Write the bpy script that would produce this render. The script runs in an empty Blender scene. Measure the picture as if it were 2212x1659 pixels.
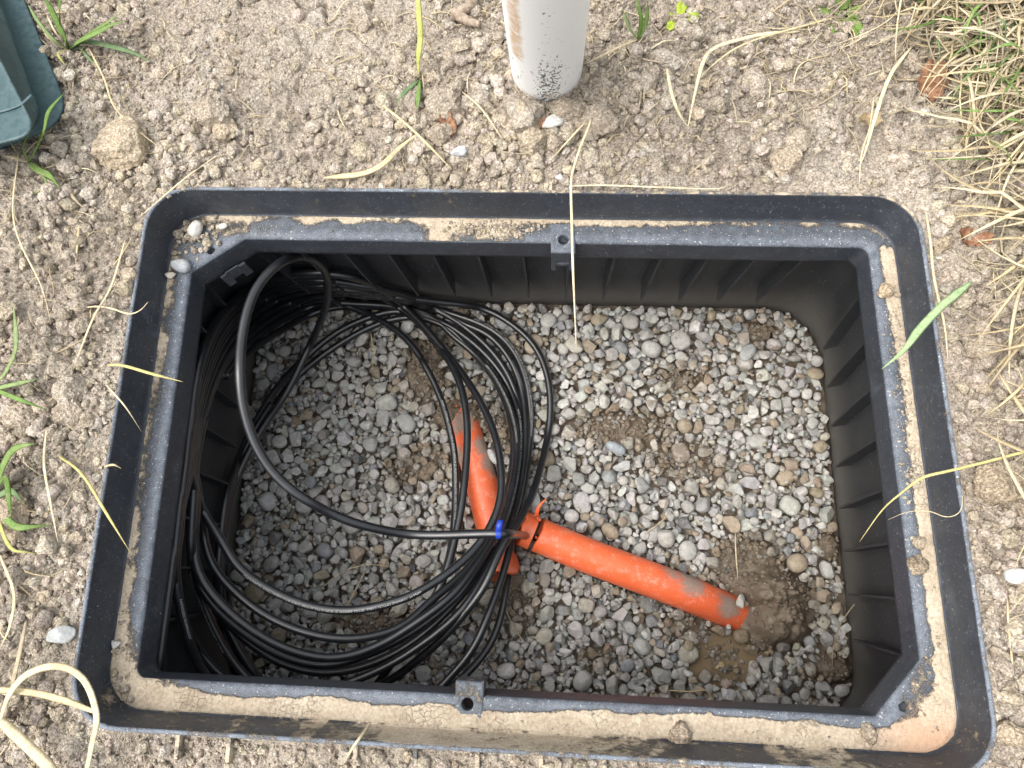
import bpy, bmesh, math
import numpy as np
from math import radians, sin, cos, pi
from mathutils import Matrix, Vector

# ------------------------------------------------------------------ camera, sky, sun, exposure
scene = bpy.context.scene
COL = scene.collection
F = 1540.0                                     # focal length, in units of a 2212-unit-wide picture
R = np.array([[0.9978561531284876, 0.03259844280650769, -0.056748913559701894],
              [-0.016876095346838364, 0.9659612740342901, 0.2581356512996345],
              [0.06323207310740406, -0.25662454791510675, 0.9644405354079107]])
CAM = np.array([0.04373382212371086, -0.14835903706780856, 0.8289342062938614])
cd = bpy.data.cameras.new("camera"); cam = bpy.data.objects.new("camera", cd); COL.objects.link(cam)
cd.sensor_width = 36.0; cd.lens = F / 2212 * 36.0; cd.clip_start = 0.01; cd.clip_end = 500
m = Matrix([list(r) for r in R.T]).to_4x4(); m.translation = Vector(CAM); cam.matrix_world = m
scene.camera = cam

w = bpy.data.worlds.new("World"); scene.world = w; w.use_nodes = True
nt = w.node_tree; bg = nt.nodes["Background"]
sky = nt.nodes.new("ShaderNodeTexSky"); sky.sky_type = 'NISHITA'; sky.sun_disc = False
SUN_EL, SUN_AZ = radians(62), radians(-110)      # azimuth from +y towards +x
sky.sun_elevation = SUN_EL; sky.sun_rotation = SUN_AZ; sky.air_density = 2.2; sky.dust_density = 6.0; sky.ozone_density = 1.0
# overcast: the cloud layer takes most of the blue out of the sky light
hs = nt.nodes.new("ShaderNodeHueSaturation"); hs.inputs["Saturation"].default_value = 0.30; hs.inputs["Value"].default_value = 1.0
nt.links.new(sky.outputs[0], hs.inputs["Color"]); nt.links.new(hs.outputs[0], bg.inputs[0]); bg.inputs[1].default_value = 0.15
sl = bpy.data.lights.new("sun", 'SUN'); sun = bpy.data.objects.new("sun", sl); COL.objects.link(sun)
sl.energy = 0.8; sl.angle = radians(60); sl.color = (1.0, 0.96, 0.9)
sd = Vector((sin(SUN_AZ) * cos(SUN_EL), cos(SUN_AZ) * cos(SUN_EL), sin(SUN_EL)))
sun.rotation_euler = sd.to_track_quat('Z', 'Y').to_euler()
scene.view_settings.view_transform = 'Standard'; scene.view_settings.look = 'None'
scene.view_settings.exposure = 0.92; scene.view_settings.gamma = 1.0
scene.cycles.max_bounces = 8; scene.cycles.diffuse_bounces = 5

# ------------------------------------------------------------------ helpers
def ray(x, y):
    return R.T @ np.array([(x - 1106) / F, -(y - 829.5) / F, -1.0])
def P(x, y, z=0.0):
    d = ray(x, y); return CAM + (z - CAM[2]) / d[2] * d
def PD(x, y, depth):
    return CAM + depth * ray(x, y)

rng = np.random.default_rng(7)

def mesh(name, V, Fc, mat=None, smooth=True, attrs=None, uv=None):
    """Fc: list of faces, or (n,k) int array."""
    me = bpy.data.meshes.new(name)
    V = np.asarray(V, np.float32)
    if isinstance(Fc, np.ndarray):
        n, k = Fc.shape
        me.vertices.add(len(V)); me.vertices.foreach_set("co", V.ravel())
        me.loops.add(n * k); me.loops.foreach_set("vertex_index", Fc.astype(np.int32).ravel())
        me.polygons.add(n)
        me.polygons.foreach_set("loop_start", np.arange(0, n * k, k, dtype=np.int32))
        me.polygons.foreach_set("loop_total", np.full(n, k, dtype=np.int32))
        me.update(calc_edges=True)
    else:
        me.from_pydata([tuple(v) for v in V.tolist()], [], Fc); me.update()
    me.polygons.foreach_set("use_smooth", np.full(len(me.polygons), smooth, dtype=bool))
    for an, av in (attrs or {}).items():
        av = np.asarray(av, np.float32)
        if av.ndim == 2:
            a = me.attributes.new(an, 'FLOAT_COLOR', 'POINT'); a.data.foreach_set("color", av.ravel())
        else:
            a = me.attributes.new(an, 'FLOAT', 'POINT'); a.data.foreach_set("value", av)
    if mat: me.materials.append(mat)
    me.validate()
    return me

def obj(name, me, parent=None, label=None, cat=None, group=None, kind=None, loc=None):
    o = bpy.data.objects.new(name, me); COL.objects.link(o)
    if parent is not None: o.parent = parent
    if loc is not None: o.location = loc
    if label: o["label"] = label
    if cat: o["category"] = cat
    if group: o["group"] = group
    if kind: o["kind"] = kind
    return o

def base_at(V, p):
    return np.asarray(V) - np.asarray(p)

# value noise
def _h(ix, iy, s):
    n = (ix.astype(np.int64) * 374761393 + iy.astype(np.int64) * 668265263 + s * 1442695041) & 0xffffffff
    n = ((n ^ (n >> 13)) * 1274126177) & 0xffffffff
    n = ((n ^ (n >> 16)) * 2246822519) & 0xffffffff
    return ((n ^ (n >> 15)) & 0xffffff) / float(0xffffff)
def vn(x, y, s=0):
    ix = np.floor(x); iy = np.floor(y); fx = x - ix; fy = y - iy
    fx = fx * fx * (3 - 2 * fx); fy = fy * fy * (3 - 2 * fy)
    a = _h(ix, iy, s); b = _h(ix + 1, iy, s); c = _h(ix, iy + 1, s); d = _h(ix + 1, iy + 1, s)
    return (a * (1 - fx) + b * fx) * (1 - fy) + (c * (1 - fx) + d * fx) * fy
def fbm(x, y, o=4, s=0):
    r = 0; a = 0.5; t = 0
    for i in range(o):
        r = r + a * vn(x, y, s + i * 17); t += a; a *= 0.5; x = x * 2.03 + 5.1; y = y * 2.03 + 1.7
    return r / t
def worley(x, y, s=0):
    ix = np.floor(x); iy = np.floor(y); f1 = np.full(x.shape, 9.0); f2 = f1.copy(); cid = np.zeros(x.shape)
    for dx in (-1, 0, 1):
        for dy in (-1, 0, 1):
            px = ix + dx + _h(ix + dx, iy + dy, s + 1); py = iy + dy + _h(ix + dx, iy + dy, s + 2)
            d = np.hypot(px - x, py - y); h = _h(ix + dx, iy + dy, s + 3)
            near = d < f1
            f2 = np.where(near, f1, np.minimum(f2, d)); cid = np.where(near, h, cid); f1 = np.where(near, d, f1)
    return f1, f2, cid
def sst(a, b, x):
    t = np.clip((x - a) / (b - a), 0, 1); return t * t * (3 - 2 * t)

# ------------------------------------------------------------------ materials
def new_mat(name):
    mt = bpy.data.materials.new(name); mt.use_nodes = True
    return mt, mt.node_tree, mt.node_tree.nodes["Principled BSDF"]
def N(nt, t, **kw):
    n = nt.nodes.new(t)
    for k, v in kw.items():
        if k in ("blend_type", "data_type", "attribute_name", "operation", "feature", "noise_dimensions", "clamp", "use_clamp", "distance"):
            try: setattr(n, k, v)
            except Exception: n.inputs[k.title()].default_value = v
        else: n.inputs[k.replace("_", " ")].default_value = v
    return n
def noise(nt, scale, detail=4, rough=.55, vec=None):
    n = nt.nodes.new("ShaderNodeTexNoise"); n.inputs["Scale"].default_value = scale
    n.inputs["Detail"].default_value = detail; n.inputs["Roughness"].default_value = rough
    if vec is not None: nt.links.new(vec, n.inputs["Vector"])
    return n.outputs["Fac"]
def ramp(nt, fac, stops):
    r = nt.nodes.new("ShaderNodeValToRGB"); cr = r.color_ramp
    while len(cr.elements) < len(stops): cr.elements.new(0.5)
    for e, (p, c) in zip(cr.elements, stops):
        e.position = p; e.color = (*c, 1) if len(c) == 3 else c
    nt.links.new(fac, r.inputs[0]); return r.outputs[0]
def math_(nt, op, a, b=None, clamp=False):
    n = nt.nodes.new("ShaderNodeMath"); n.operation = op; n.use_clamp = clamp
    for i, v in enumerate((a, b)):
        if v is None: continue
        if isinstance(v, (int, float)): n.inputs[i].default_value = v
        else: nt.links.new(v, n.inputs[i])
    return n.outputs[0]
def mixc(nt, fac, a, b, blend='MIX'):
    n = nt.nodes.new("ShaderNodeMix"); n.data_type = 'RGBA'; n.blend_type = blend
    for i, v in ((0, fac), (6, a), (7, b)):
        if isinstance(v, (int, float)): n.inputs[i].default_value = v
        elif isinstance(v, tuple): n.inputs[i].default_value = (*v, 1)
        else: nt.links.new(v, n.inputs[i])
    return n.outputs[2]
def mapr(nt, v, a, b, c=0.0, d=1.0):
    n = nt.nodes.new("ShaderNodeMapRange"); n.interpolation_type = 'SMOOTHSTEP'
    nt.links.new(v, n.inputs[0])
    for i, k in enumerate((a, b, c, d)): n.inputs[i + 1].default_value = k
    return n.outputs[0]
def attr(nt, name, out="Fac"):
    n = nt.nodes.new("ShaderNodeAttribute"); n.attribute_name = name; return n.outputs[out]
def bump(nt, bs, h, strength, dist=0.001):
    n = nt.nodes.new("ShaderNodeBump"); n.inputs["Strength"].default_value = strength; n.inputs["Distance"].default_value = dist
    nt.links.new(h, n.inputs["Height"]); nt.links.new(n.outputs[0], bs.inputs["Normal"])
def gpos(nt):
    return nt.nodes.new("ShaderNodeNewGeometry").outputs["Position"]

def soil_mat():
    mt, nt, b = new_mat("dry_soil"); p = gpos(nt)
    n1 = noise(nt, 4.5, 6, .62, p); n2 = noise(nt, 45, 5, .6, p); n3 = noise(nt, 380, 4, .65, p); n4 = noise(nt, 14, 4, .6, p)
    c = ramp(nt, n1, [(0.28, (.335, .287, .238)), (0.5, (.42, .368, .308)), (0.72, (.50, .445, .378))])
    c = mixc(nt, mapr(nt, n4, .5, .72, 0, .6), c, (.50, .46, .405))
    c = mixc(nt, mapr(nt, noise(nt, 22, 3, .6, p), .66, .76, 0, .45), c, (.52, .42, .27))
    t = ramp(nt, n2, [(0.25, (.62, .60, .58)), (0.5, (1, 1, 1)), (0.8, (1.22, 1.2, 1.18))])
    c = mixc(nt, 1.0, c, t, 'MULTIPLY')
    t = ramp(nt, n3, [(0.3, (.55, .53, .51)), (0.5, (1, 1, 1)), (0.75, (1.3, 1.28, 1.25))])
    c = mixc(nt, 1.0, c, t, 'MULTIPLY')
    gr = []
    for sc_ in (210, 520):
        v = nt.nodes.new("ShaderNodeTexVoronoi"); v.inputs["Scale"].default_value = sc_; v.inputs["Randomness"].default_value = 1
        wv = nt.nodes.new("ShaderNodeVectorMath"); wv.operation = 'ADD'
        nz = nt.nodes.new("ShaderNodeTexNoise"); nz.inputs["Scale"].default_value = sc_ * .9; nt.links.new(p, nz.inputs["Vector"])
        sv = nt.nodes.new("ShaderNodeVectorMath"); sv.operation = 'SCALE'; sv.inputs["Scale"].default_value = 1.0 / sc_
        nt.links.new(nz.outputs["Color"], sv.inputs[0]); nt.links.new(p, wv.inputs[0]); nt.links.new(sv.outputs[0], wv.inputs[1]); nt.links.new(wv.outputs[0], v.inputs["Vector"])
        gr.append((v.outputs["Distance"], v.outputs["Color"]))
    c = mixc(nt, 1.0, c, ramp(nt, gr[0][0], [(0.35, (1.06, 1.06, 1.06)), (0.85, (.78, .76, .74))]), 'MULTIPLY')
    sepc = nt.nodes.new("ShaderNodeSeparateColor"); nt.links.new(gr[1][1], sepc.inputs[0])
    c = mixc(nt, 1.0, c, ramp(nt, sepc.outputs[0], [(0.0, (.80, .79, .77)), (0.5, (1, 1, 1)), (0.93, (1.12, 1.12, 1.12)), (1.0, (1.5, 1.5, 1.5))]), 'MULTIPLY')
    crumb = attr(nt, "Col", "Color")
    c = mixc(nt, 1.0, c, crumb, 'MULTIPLY')
    nt.links.new(c, b.inputs["Base Color"]); b.inputs["Roughness"].default_value = .95
    b.inputs["Specular IOR Level"].default_value = .15
    h = math_(nt, 'ADD', n3, math_(nt, 'MULTIPLY', noise(nt, 150, 3, .6, p), 1.0))
    h = math_(nt, 'SUBTRACT', h, math_(nt, 'MULTIPLY', gr[0][0], .75)); h = math_(nt, 'SUBTRACT', h, math_(nt, 'MULTIPLY', gr[1][0], .3))
    bump(nt, b, h, 1.0, .003)
    return mt
def mud_mat():
    mt, nt, b = new_mat("damp_mud"); p = gpos(nt)
    c = ramp(nt, noise(nt, 60, 6, .65, p), [(0.3, (.105, .08, .055)), (0.55, (.175, .137, .10)), (0.75, (.26, .215, .165))])
    nt.links.new(c, b.inputs["Base Color"])
    r = mapr(nt, noise(nt, 25, 3, .5, p), .4, .65, .45, .85); nt.links.new(r, b.inputs["Roughness"])
    bump(nt, b, noise(nt, 260, 5, .65, p), .8, .002)
    return mt
def stone_mat():
    mt, nt, b = new_mat("pebble_stone"); p = gpos(nt)
    a = nt.nodes.new("ShaderNodeAttribute"); a.attribute_name = "Col"
    n1 = noise(nt, 120, 5, .65, p); n2 = noise(nt, 420, 4, .6, p)
    c = mixc(nt, 1.0, a.outputs["Color"], ramp(nt, n1, [(0.3, (.74, .73, .72)), (0.5, (1, 1, 1)), (0.72, (1.22, 1.21, 1.19))]), 'MULTIPLY')
    c = mixc(nt, 1.0, c, ramp(nt, n2, [(0.3, (.8, .8, .8)), (0.7, (1.15, 1.15, 1.15))]), 'MULTIPLY')
    # a film of dust, and mud smears with a shape of their own
    c = mixc(nt, mapr(nt, noise(nt, 160, 5, .7, p), .42, .66, .0, .5), c, (.36, .335, .29))
    mk = math_(nt, 'MULTIPLY', mapr(nt, noise(nt, 55, 4, .6, p), .46, .58), attr(nt, "Mud"))
    c = mixc(nt, mk, c, (.17, .13, .09))
    nt.links.new(c, b.inputs["Base Color"])
    b.inputs["Roughness"].default_value = .62; b.inputs["Specular IOR Level"].default_value = .35
    bump(nt, b, math_(nt, 'ADD', n1, n2), .45, .0012)
    return mt
def plastic_mat():
    """weathered black plastic of the vault; 'dirt' = dried mud, 'dust' = pale film, 'clay' = reddish stain"""
    mt, nt, b = new_mat("weathered_black_plastic"); p = gpos(nt)
    n_f = noise(nt, 700, 3, .6, p); n_m = noise(nt, 90, 6, .68, p); n_b = noise(nt, 14, 5, .6, p); n_s = noise(nt, 320, 2, .5, p)
    c = mixc(nt, n_b, (.012, .0142, .020), (.030, .034, .044))
    # scuff streaks
    mp = nt.nodes.new("ShaderNodeMapping"); mp.inputs["Scale"].default_value = (60, 60, 420)
    nt.links.new(p, mp.inputs[0])
    sc = noise(nt, 1.0, 5, .7, mp.outputs[0])
    c = mixc(nt, mapr(nt, sc, .58, .74, 0, .55), c, (.075, .082, .095))
    dust = attr(nt, "dust")
    film = math_(nt, 'MULTIPLY', dust, mapr(nt, math_(nt, 'ADD', math_(nt, 'MULTIPLY', n_m, .45), math_(nt, 'MULTIPLY', n_f, .55)), .36, .64, .25, 1.0), True)
    c = mixc(nt, film, c, (.205, .232, .275))
    ms_ = nt.nodes.new("ShaderNodeMapping"); ms_.inputs["Scale"].default_value = (420, 420, 110); nt.links.new(p, ms_.inputs[0])
    dash = math_(nt, 'MULTIPLY', mapr(nt, noise(nt, 1, 2, .5, ms_.outputs[0]), .70, .74), mapr(nt, noise(nt, 9, 3, .6, p), .46, .6))
    c = mixc(nt, math_(nt, 'MULTIPLY', dash, .6), c, (.42, .43, .44))
    smear = mapr(nt, noise(nt, 19, 7, .75, p), .54, .72, 0, .45)
    c = mixc(nt, smear, c, (.10, .112, .135))
    speck = math_(nt, 'MULTIPLY', mapr(nt, n_s, .66, .70), math_(nt, 'ADD', math_(nt, 'MULTIPLY', dust, .7), .10), True)
    c = mixc(nt, speck, c, (.55, .53, .50))
    dn = math_(nt, 'ADD', math_(nt, 'MULTIPLY', n_m, .55), math_(nt, 'MULTIPLY', noise(nt, 34, 6, .6, p), .45))
    dn = math_(nt, 'ADD', dn, math_(nt, 'MULTIPLY', math_(nt, 'SUBTRACT', n_f, .5), .25))
    thr = math_(nt, 'SUBTRACT', math_(nt, 'ADD', dn, attr(nt, "dirt")), 1.0)
    dm = mapr(nt, thr, -.07, .07)
    soil = ramp(nt, noise(nt, 30, 6, .65, p), [(0.3, (.40, .325, .24)), (0.5, (.50, .42, .32)), (0.7, (.58, .50, .39))])
    soil = mixc(nt, 1.0, soil, ramp(nt, noise(nt, 300, 4, .6, p), [(0.3, (.72, .7, .68)), (0.7, (1.15, 1.15, 1.15))]), 'MULTIPLY')
    soil = mixc(nt, attr(nt, "clay"), soil, (.58, .37, .25))
    # drying cracks
    v = nt.nodes.new("ShaderNodeTexVoronoi"); v.feature = 'DISTANCE_TO_EDGE'; v.inputs["Scale"].default_value = 125
    wp = nt.nodes.new("ShaderNodeVectorMath"); wp.operation = 'ADD'
    nn = nt.nodes.new("ShaderNodeTexNoise"); nn.inputs["Scale"].default_value = 60; nt.links.new(p, nn.inputs["Vector"])
    sc2 = nt.nodes.new("ShaderNodeVectorMath"); sc2.operation = 'SCALE'; sc2.inputs["Scale"].default_value = .02
    nt.links.new(nn.outputs["Color"], sc2.inputs[0]); nt.links.new(p, wp.inputs[0]); nt.links.new(sc2.outputs[0], wp.inputs[1])
    nt.links.new(wp.outputs[0], v.inputs["Vector"])
    ck = math_(nt, 'MULTIPLY', mapr(nt, v.outputs["Distance"], .0, .045, 1, 0), mapr(nt, noise(nt, 12, 3, .6, p), .5, .62))
    ck = math_(nt, 'MULTIPLY', ck, mapr(nt, attr(nt, "clay"), .05, .4, .6, .05))
    soil = mixc(nt, math_(nt, 'MULTIPLY', math_(nt, 'MULTIPLY', ck, .45), math_(nt, 'SUBTRACT', 1.0, attr(nt, "clay"))), soil, (.16, .115, .075))
    c = mixc(nt, dm, c, soil)
    nt.links.new(c, b.inputs["Base Color"])
    r = math_(nt, 'ADD', math_(nt, 'MULTIPLY', math_(nt, 'MAXIMUM', dm, film), .45), .42); nt.links.new(r, b.inputs["Roughness"])
    b.inputs["Specular IOR Level"].default_value = .4
    h = math_(nt, 'ADD', math_(nt, 'MULTIPLY', dm, math_(nt, 'ADD', 1.6, math_(nt, 'SUBTRACT', math_(nt, 'MULTIPLY', n_m, 2.2), math_(nt, 'MULTIPLY', ck, 1.2)))), math_(nt, 'MULTIPLY', n_f, .12))
    bump(nt, b, h, .9, .0016)
    return mt
def wall_mat():
    mt, nt, b = new_mat("dark_vault_wall"); p = gpos(nt)
    mp = nt.nodes.new("ShaderNodeMapping"); mp.inputs["Scale"].default_value = (30, 30, 9); nt.links.new(p, mp.inputs[0])
    n1 = noise(nt, 1, 6, .65, mp.outputs[0])
    c = mixc(nt, n1, (.020, .022, .026), (.046, .049, .054))
    sep = nt.nodes.new("ShaderNodeSeparateXYZ"); nt.links.new(p, sep.inputs[0])
    zz = math_(nt, 'ADD', sep.outputs[2], math_(nt, 'MULTIPLY', n1, .07))
    c = mixc(nt, mapr(nt, zz, -.26, -.46, 0, .8), c, (.150, .142, .130))
    c = mixc(nt, mapr(nt, noise(nt, 260, 2, .5, p), .69, .73, 0, .7), c, (.3, .3, .3))
    nt.links.new(c, b.inputs["Base Color"]); b.inputs["Roughness"].default_value = .6
    b.inputs["Specular IOR Level"].default_value = .3
    bump(nt, b, noise(nt, 300, 3, .5, p), .3, .001)
    return mt
def cable_mat():
    mt, nt, b = new_mat("black_cable_jacket"); p = gpos(nt)
    c = mixc(nt, mapr(nt, noise(nt, 220, 3, .6, p), .70, .75, 0, .6), (.009, .010, .0125), (.20, .19, .17))
    c = mixc(nt, mapr(nt, noise(nt, 40, 5, .7, p), .5, .75, 0, .25), c, (.05, .052, .058))
    nt.links.new(c, b.inputs["Base Color"])
    r = mapr(nt, noise(nt, 60, 4, .6, p),   .3, .7, .30, .44); nt.links.new(r, b.inputs["Roughness"])
    b.inputs["Specular IOR Level"].default_value = .5
    b.inputs["Coat Weight"].default_value = .8; b.inputs["Coat Roughness"].default_value = .36
    bump(nt, b, noise(nt, 500, 2, .5, p), .12, .0006)
    return mt
def orange_mat():
    mt, nt, b = new_mat("orange_conduit_plastic"); p = gpos(nt)
    n1 = noise(nt, 28, 5, .7, p)
    c = mixc(nt, n1, (.84, .125, .038), (.88, .19, .075))
    mp = nt.nodes.new("ShaderNodeMapping"); mp.inputs["Scale"].default_value = (1, 1, 1); mp.inputs["Rotation"].default_value = (0, 0, .4)
    nt.links.new(p, mp.inputs[0])
    c = mixc(nt, mapr(nt, noise(nt, 55, 7, .78, p), .50, .68, 0, .65), c, (.90, .40, .29))
    c = mixc(nt, mapr(nt, noise(nt, 420, 2, .5, p), .66, .72, 0, .5), c, (.9, .6, .48))
    dn = math_(nt, 'ADD', attr(nt, "dirt"), math_(nt, 'ADD', math_(nt, 'MULTIPLY', noise(nt, 45, 8, .8, p), .6), math_(nt, 'MULTIPLY', noise(nt, 260, 4, .7, p), .4)))
    dm = math_(nt, 'MULTIPLY', mapr(nt, dn, .92, 1.16), .9)
    c = mixc(nt, dm, c, mixc(nt, noise(nt, 200, 3, .6, p), (.22, .18, .14), (.42, .38, .33)))
    nt.links.new(c, b.inputs["Base Color"])
    nt.links.new(math_(nt, 'ADD', math_(nt, 'MULTIPLY', dm, .4), .38), b.inputs["Roughness"])
    bump(nt, b, math_(nt, 'ADD', math_(nt, 'MULTIPLY', dm, 2.0), noise(nt, 180, 5, .7, p)), .35, .0012)
    return mt
def simple_mat(name, c1, c2, scale=80, rough=.6, spec=.4, bmp=.2, bscale=300, trans=0):
    mt, nt, b = new_mat(name); p = gpos(nt)
    c = mixc(nt, mapr(nt, noise(nt, scale, 4, .6, p), .35, .65), c1, c2)
    nt.links.new(c, b.inputs["Base Color"]); b.inputs["Roughness"].default_value = rough
    b.inputs["Specular IOR Level"].default_value = spec
    bump(nt, b, noise(nt, bscale, 3, .6, p), bmp, .001)
    return mt
def blade_mat():
    mt, nt, b = new_mat("plant_blade"); p = gpos(nt)
    a = nt.nodes.new("ShaderNodeAttribute"); a.attribute_name = "Col"
    c = mixc(nt, 1.0, a.outputs["Color"], ramp(nt, noise(nt, 130, 4, .6, p), [(0.3, (.78, .78, .75)), (0.7, (1.15, 1.15, 1.15))]), 'MULTIPLY')
    c = mixc(nt, 1.0, c, ramp(nt, noise(nt, 700, 3, .6, p), [(0.35, (.72, .70, .66)), (0.6, (1.08, 1.08, 1.08))]), 'MULTIPLY')
    c = mixc(nt, mapr(nt, noise(nt, 38, 4, .6, p), .56, .70, 0, .55), c, (.36, .30, .22))
    nt.links.new(c, b.inputs["Base Color"]); b.inputs["Roughness"].default_value = .7
    b.inputs["Specular IOR Level"].default_value = .2
    return mt
def post_mat():
    mt, nt, b = new_mat("white_post_plastic")
    tc = nt.nodes.new("ShaderNodeTexCoord"); p = tc.outputs["Object"]
    sep = nt.nodes.new("ShaderNodeSeparateXYZ"); nt.links.new(p, sep.inputs[0])
    c = mixc(nt, noise(nt, 18, 4, .6, p), (.88, .90, .93), (.93, .94, .95))
    # black scuff flecks in a vertical band
    mp = nt.nodes.new("ShaderNodeMapping"); mp.inputs["Scale"].default_value = (330, 330, 240); nt.links.new(p, mp.inputs[0])
    band = math_(nt, 'ADD', mapr(nt, math_(nt, 'ABSOLUTE', math_(nt, 'SUBTRACT', sep.outputs[0], .004)), .004, .03, .20, 0), mapr(nt, math_(nt, 'ABSOLUTE', math_(nt, 'SUBTRACT', sep.outputs[0], -.036)), .002, .014, .08, 0))
    lowz = mapr(nt, sep.outputs[2], .10, .2, .04, .2)
    fl = mapr(nt, math_(nt, 'SUBTRACT', math_(nt, 'ADD', noise(nt, 1, 2, .5, mp.outputs[0]), band), lowz), .665, .70)
    c = mixc(nt, fl, c, (.10, .10, .095))
    c = mixc(nt, mapr(nt, math_(nt, 'SUBTRACT', noise(nt, 40, 5, .65, p), math_(nt, 'MULTIPLY', sep.outputs[2], 3.0)), .42, .56, 0, .75), c, (.45, .37, .28))
    # rusty drip stain
    dx = math_(nt, 'ABSOLUTE', math_(nt, 'SUBTRACT', sep.outputs[0], -.033))
    st = math_(nt, 'MULTIPLY', mapr(nt, math_(nt, 'ADD', dx, math_(nt, 'MULTIPLY', noise(nt, 60, 5, .7, p), .012)), .009, .016, 1, 0), mapr(nt, sep.outputs[2], .128, .135))
    c = mixc(nt, math_(nt, 'MULTIPLY', math_(nt, 'MULTIPLY', st, .8), mapr(nt, noise(nt, 90, 5, .7, p), .35, .6, .3, 1)), c, (.56, .33, .14))
    nt.links.new(c, b.inputs["Base Color"]); b.inputs["Roughness"].default_value = .45
    bump(nt, b, noise(nt, 90, 4, .6, p), .2, .001)
    return mt
def green_mat():
    mt, nt, b = new_mat("dark_green_fibreglass"); p = gpos(nt)
    mp = nt.nodes.new("ShaderNodeMapping"); mp.inputs["Scale"].default_value = (90, 520, 300); mp.inputs["Rotation"].default_value = (0, 0, .35)
    nt.links.new(p, mp.inputs[0])
    c = mixc(nt, noise(nt, 1, 4, .6, mp.outputs[0]), (.012, .042, .050), (.026, .074, .085))
    c = mixc(nt, mapr(nt, noise(nt, 190, 3, .6, p), .68, .74, 0, .5), c, (.20, .26, .26))
    c = mixc(nt, mapr(nt, noise(nt, 16, 4, .6, p), .5, .72, 0, .3), c, (.06, .10, .11))
    ed = attr(nt, "edge")
    c = mixc(nt, math_(nt, 'MULTIPLY', ed, mapr(nt, noise(nt, 120, 4, .6, p), .35, .6, .1, .5)), c, (.14, .20, .21))
    nt.links.new(c, b.inputs["Base Color"]); b.inputs["Roughness"].default_value = .5
    bump(nt, b, noise(nt, 1, 4, .6, mp.outputs[0]), .25, .001)
    return mt
def puddle_mat():
    mt, nt, b = new_mat("muddy_water"); p = gpos(nt)
    c = mixc(nt, noise(nt, 20, 3, .5, p), (.20, .145, .085), (.26, .195, .12))
    nt.links.new(c, b.inputs["Base Color"]); b.inputs["Roughness"].default_value = .06; b.inputs["Specular IOR Level"].default_value = .6
    return mt

M_SOIL, M_MUD, M_STONE, M_PLAS, M_WALL = soil_mat(), mud_mat(), stone_mat(), plastic_mat(), wall_mat()
M_CABLE, M_ORANGE, M_BLADE, M_POST, M_GREEN, M_PUD = cable_mat(), orange_mat(), blade_mat(), post_mat(), green_mat(), puddle_mat()
M_TAPE = simple_mat("blue_tape", (.010, .035, .30), (.02, .06, .42), 200, .35, .5, .15)
M_PRINT = simple_mat("white_print", (.45, .46, .46), (.58, .58, .57), 300, .6, .2, 0)
M_HOLE = simple_mat("dark_hole", (.006, .006, .007), (.012, .012, .013), 80, .6)
M_TWIG = simple_mat("dry_root_bark", (.26, .20, .15), (.40, .33, .26), 150, .85, .2, .8, 400)
M_LEAF = simple_mat("dead_leaf", (.20, .095, .055), (.36, .20, .12), 160, .8, .2, .6, 300)

# ------------------------------------------------------------------ vault plan: ideal rectangle warped to the real, slightly skewed box
HX, HY = 0.5, 0.334
_c = {k: P(*q)[:2] for k, q in dict(tl=(321, 401), tr=(1984, 416), br=(2174, 1692), bl=(135, 1574)).items()}
_c["tl"], _c["tr"], _c["br"], _c["bl"] = [np.array(_c[k]) for k in ("tl", "tr", "br", "bl")]
def warp(V):
    V = np.asarray(V, float).copy(); u = (V[:, 0] / HX + 1) / 2; v = (V[:, 1] / HY + 1) / 2
    ideal = dict(tl=(-HX, HY), tr=(HX, HY), br=(HX, -HY), bl=(-HX, -HY))
    D = {k: _c[k] - np.array(ideal[k]) for k in _c}
    d = (D["bl"][None] * ((1 - u) * (1 - v))[:, None] + D["br"][None] * (u * (1 - v))[:, None]
         + D["tl"][None] * ((1 - u) * v)[:, None] + D["tr"][None] * (u * v)[:, None])
    V[:, :2] += d; return V
def rect_dist(x, y, hx=HX, hy=HY, r=.055):
    qx = np.abs(x) - (hx - r); qy = np.abs(y) - (hy - r)
    return np.hypot(np.maximum(qx, 0), np.maximum(qy, 0)) + np.minimum(np.maximum(qx, qy), 0) - r

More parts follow.
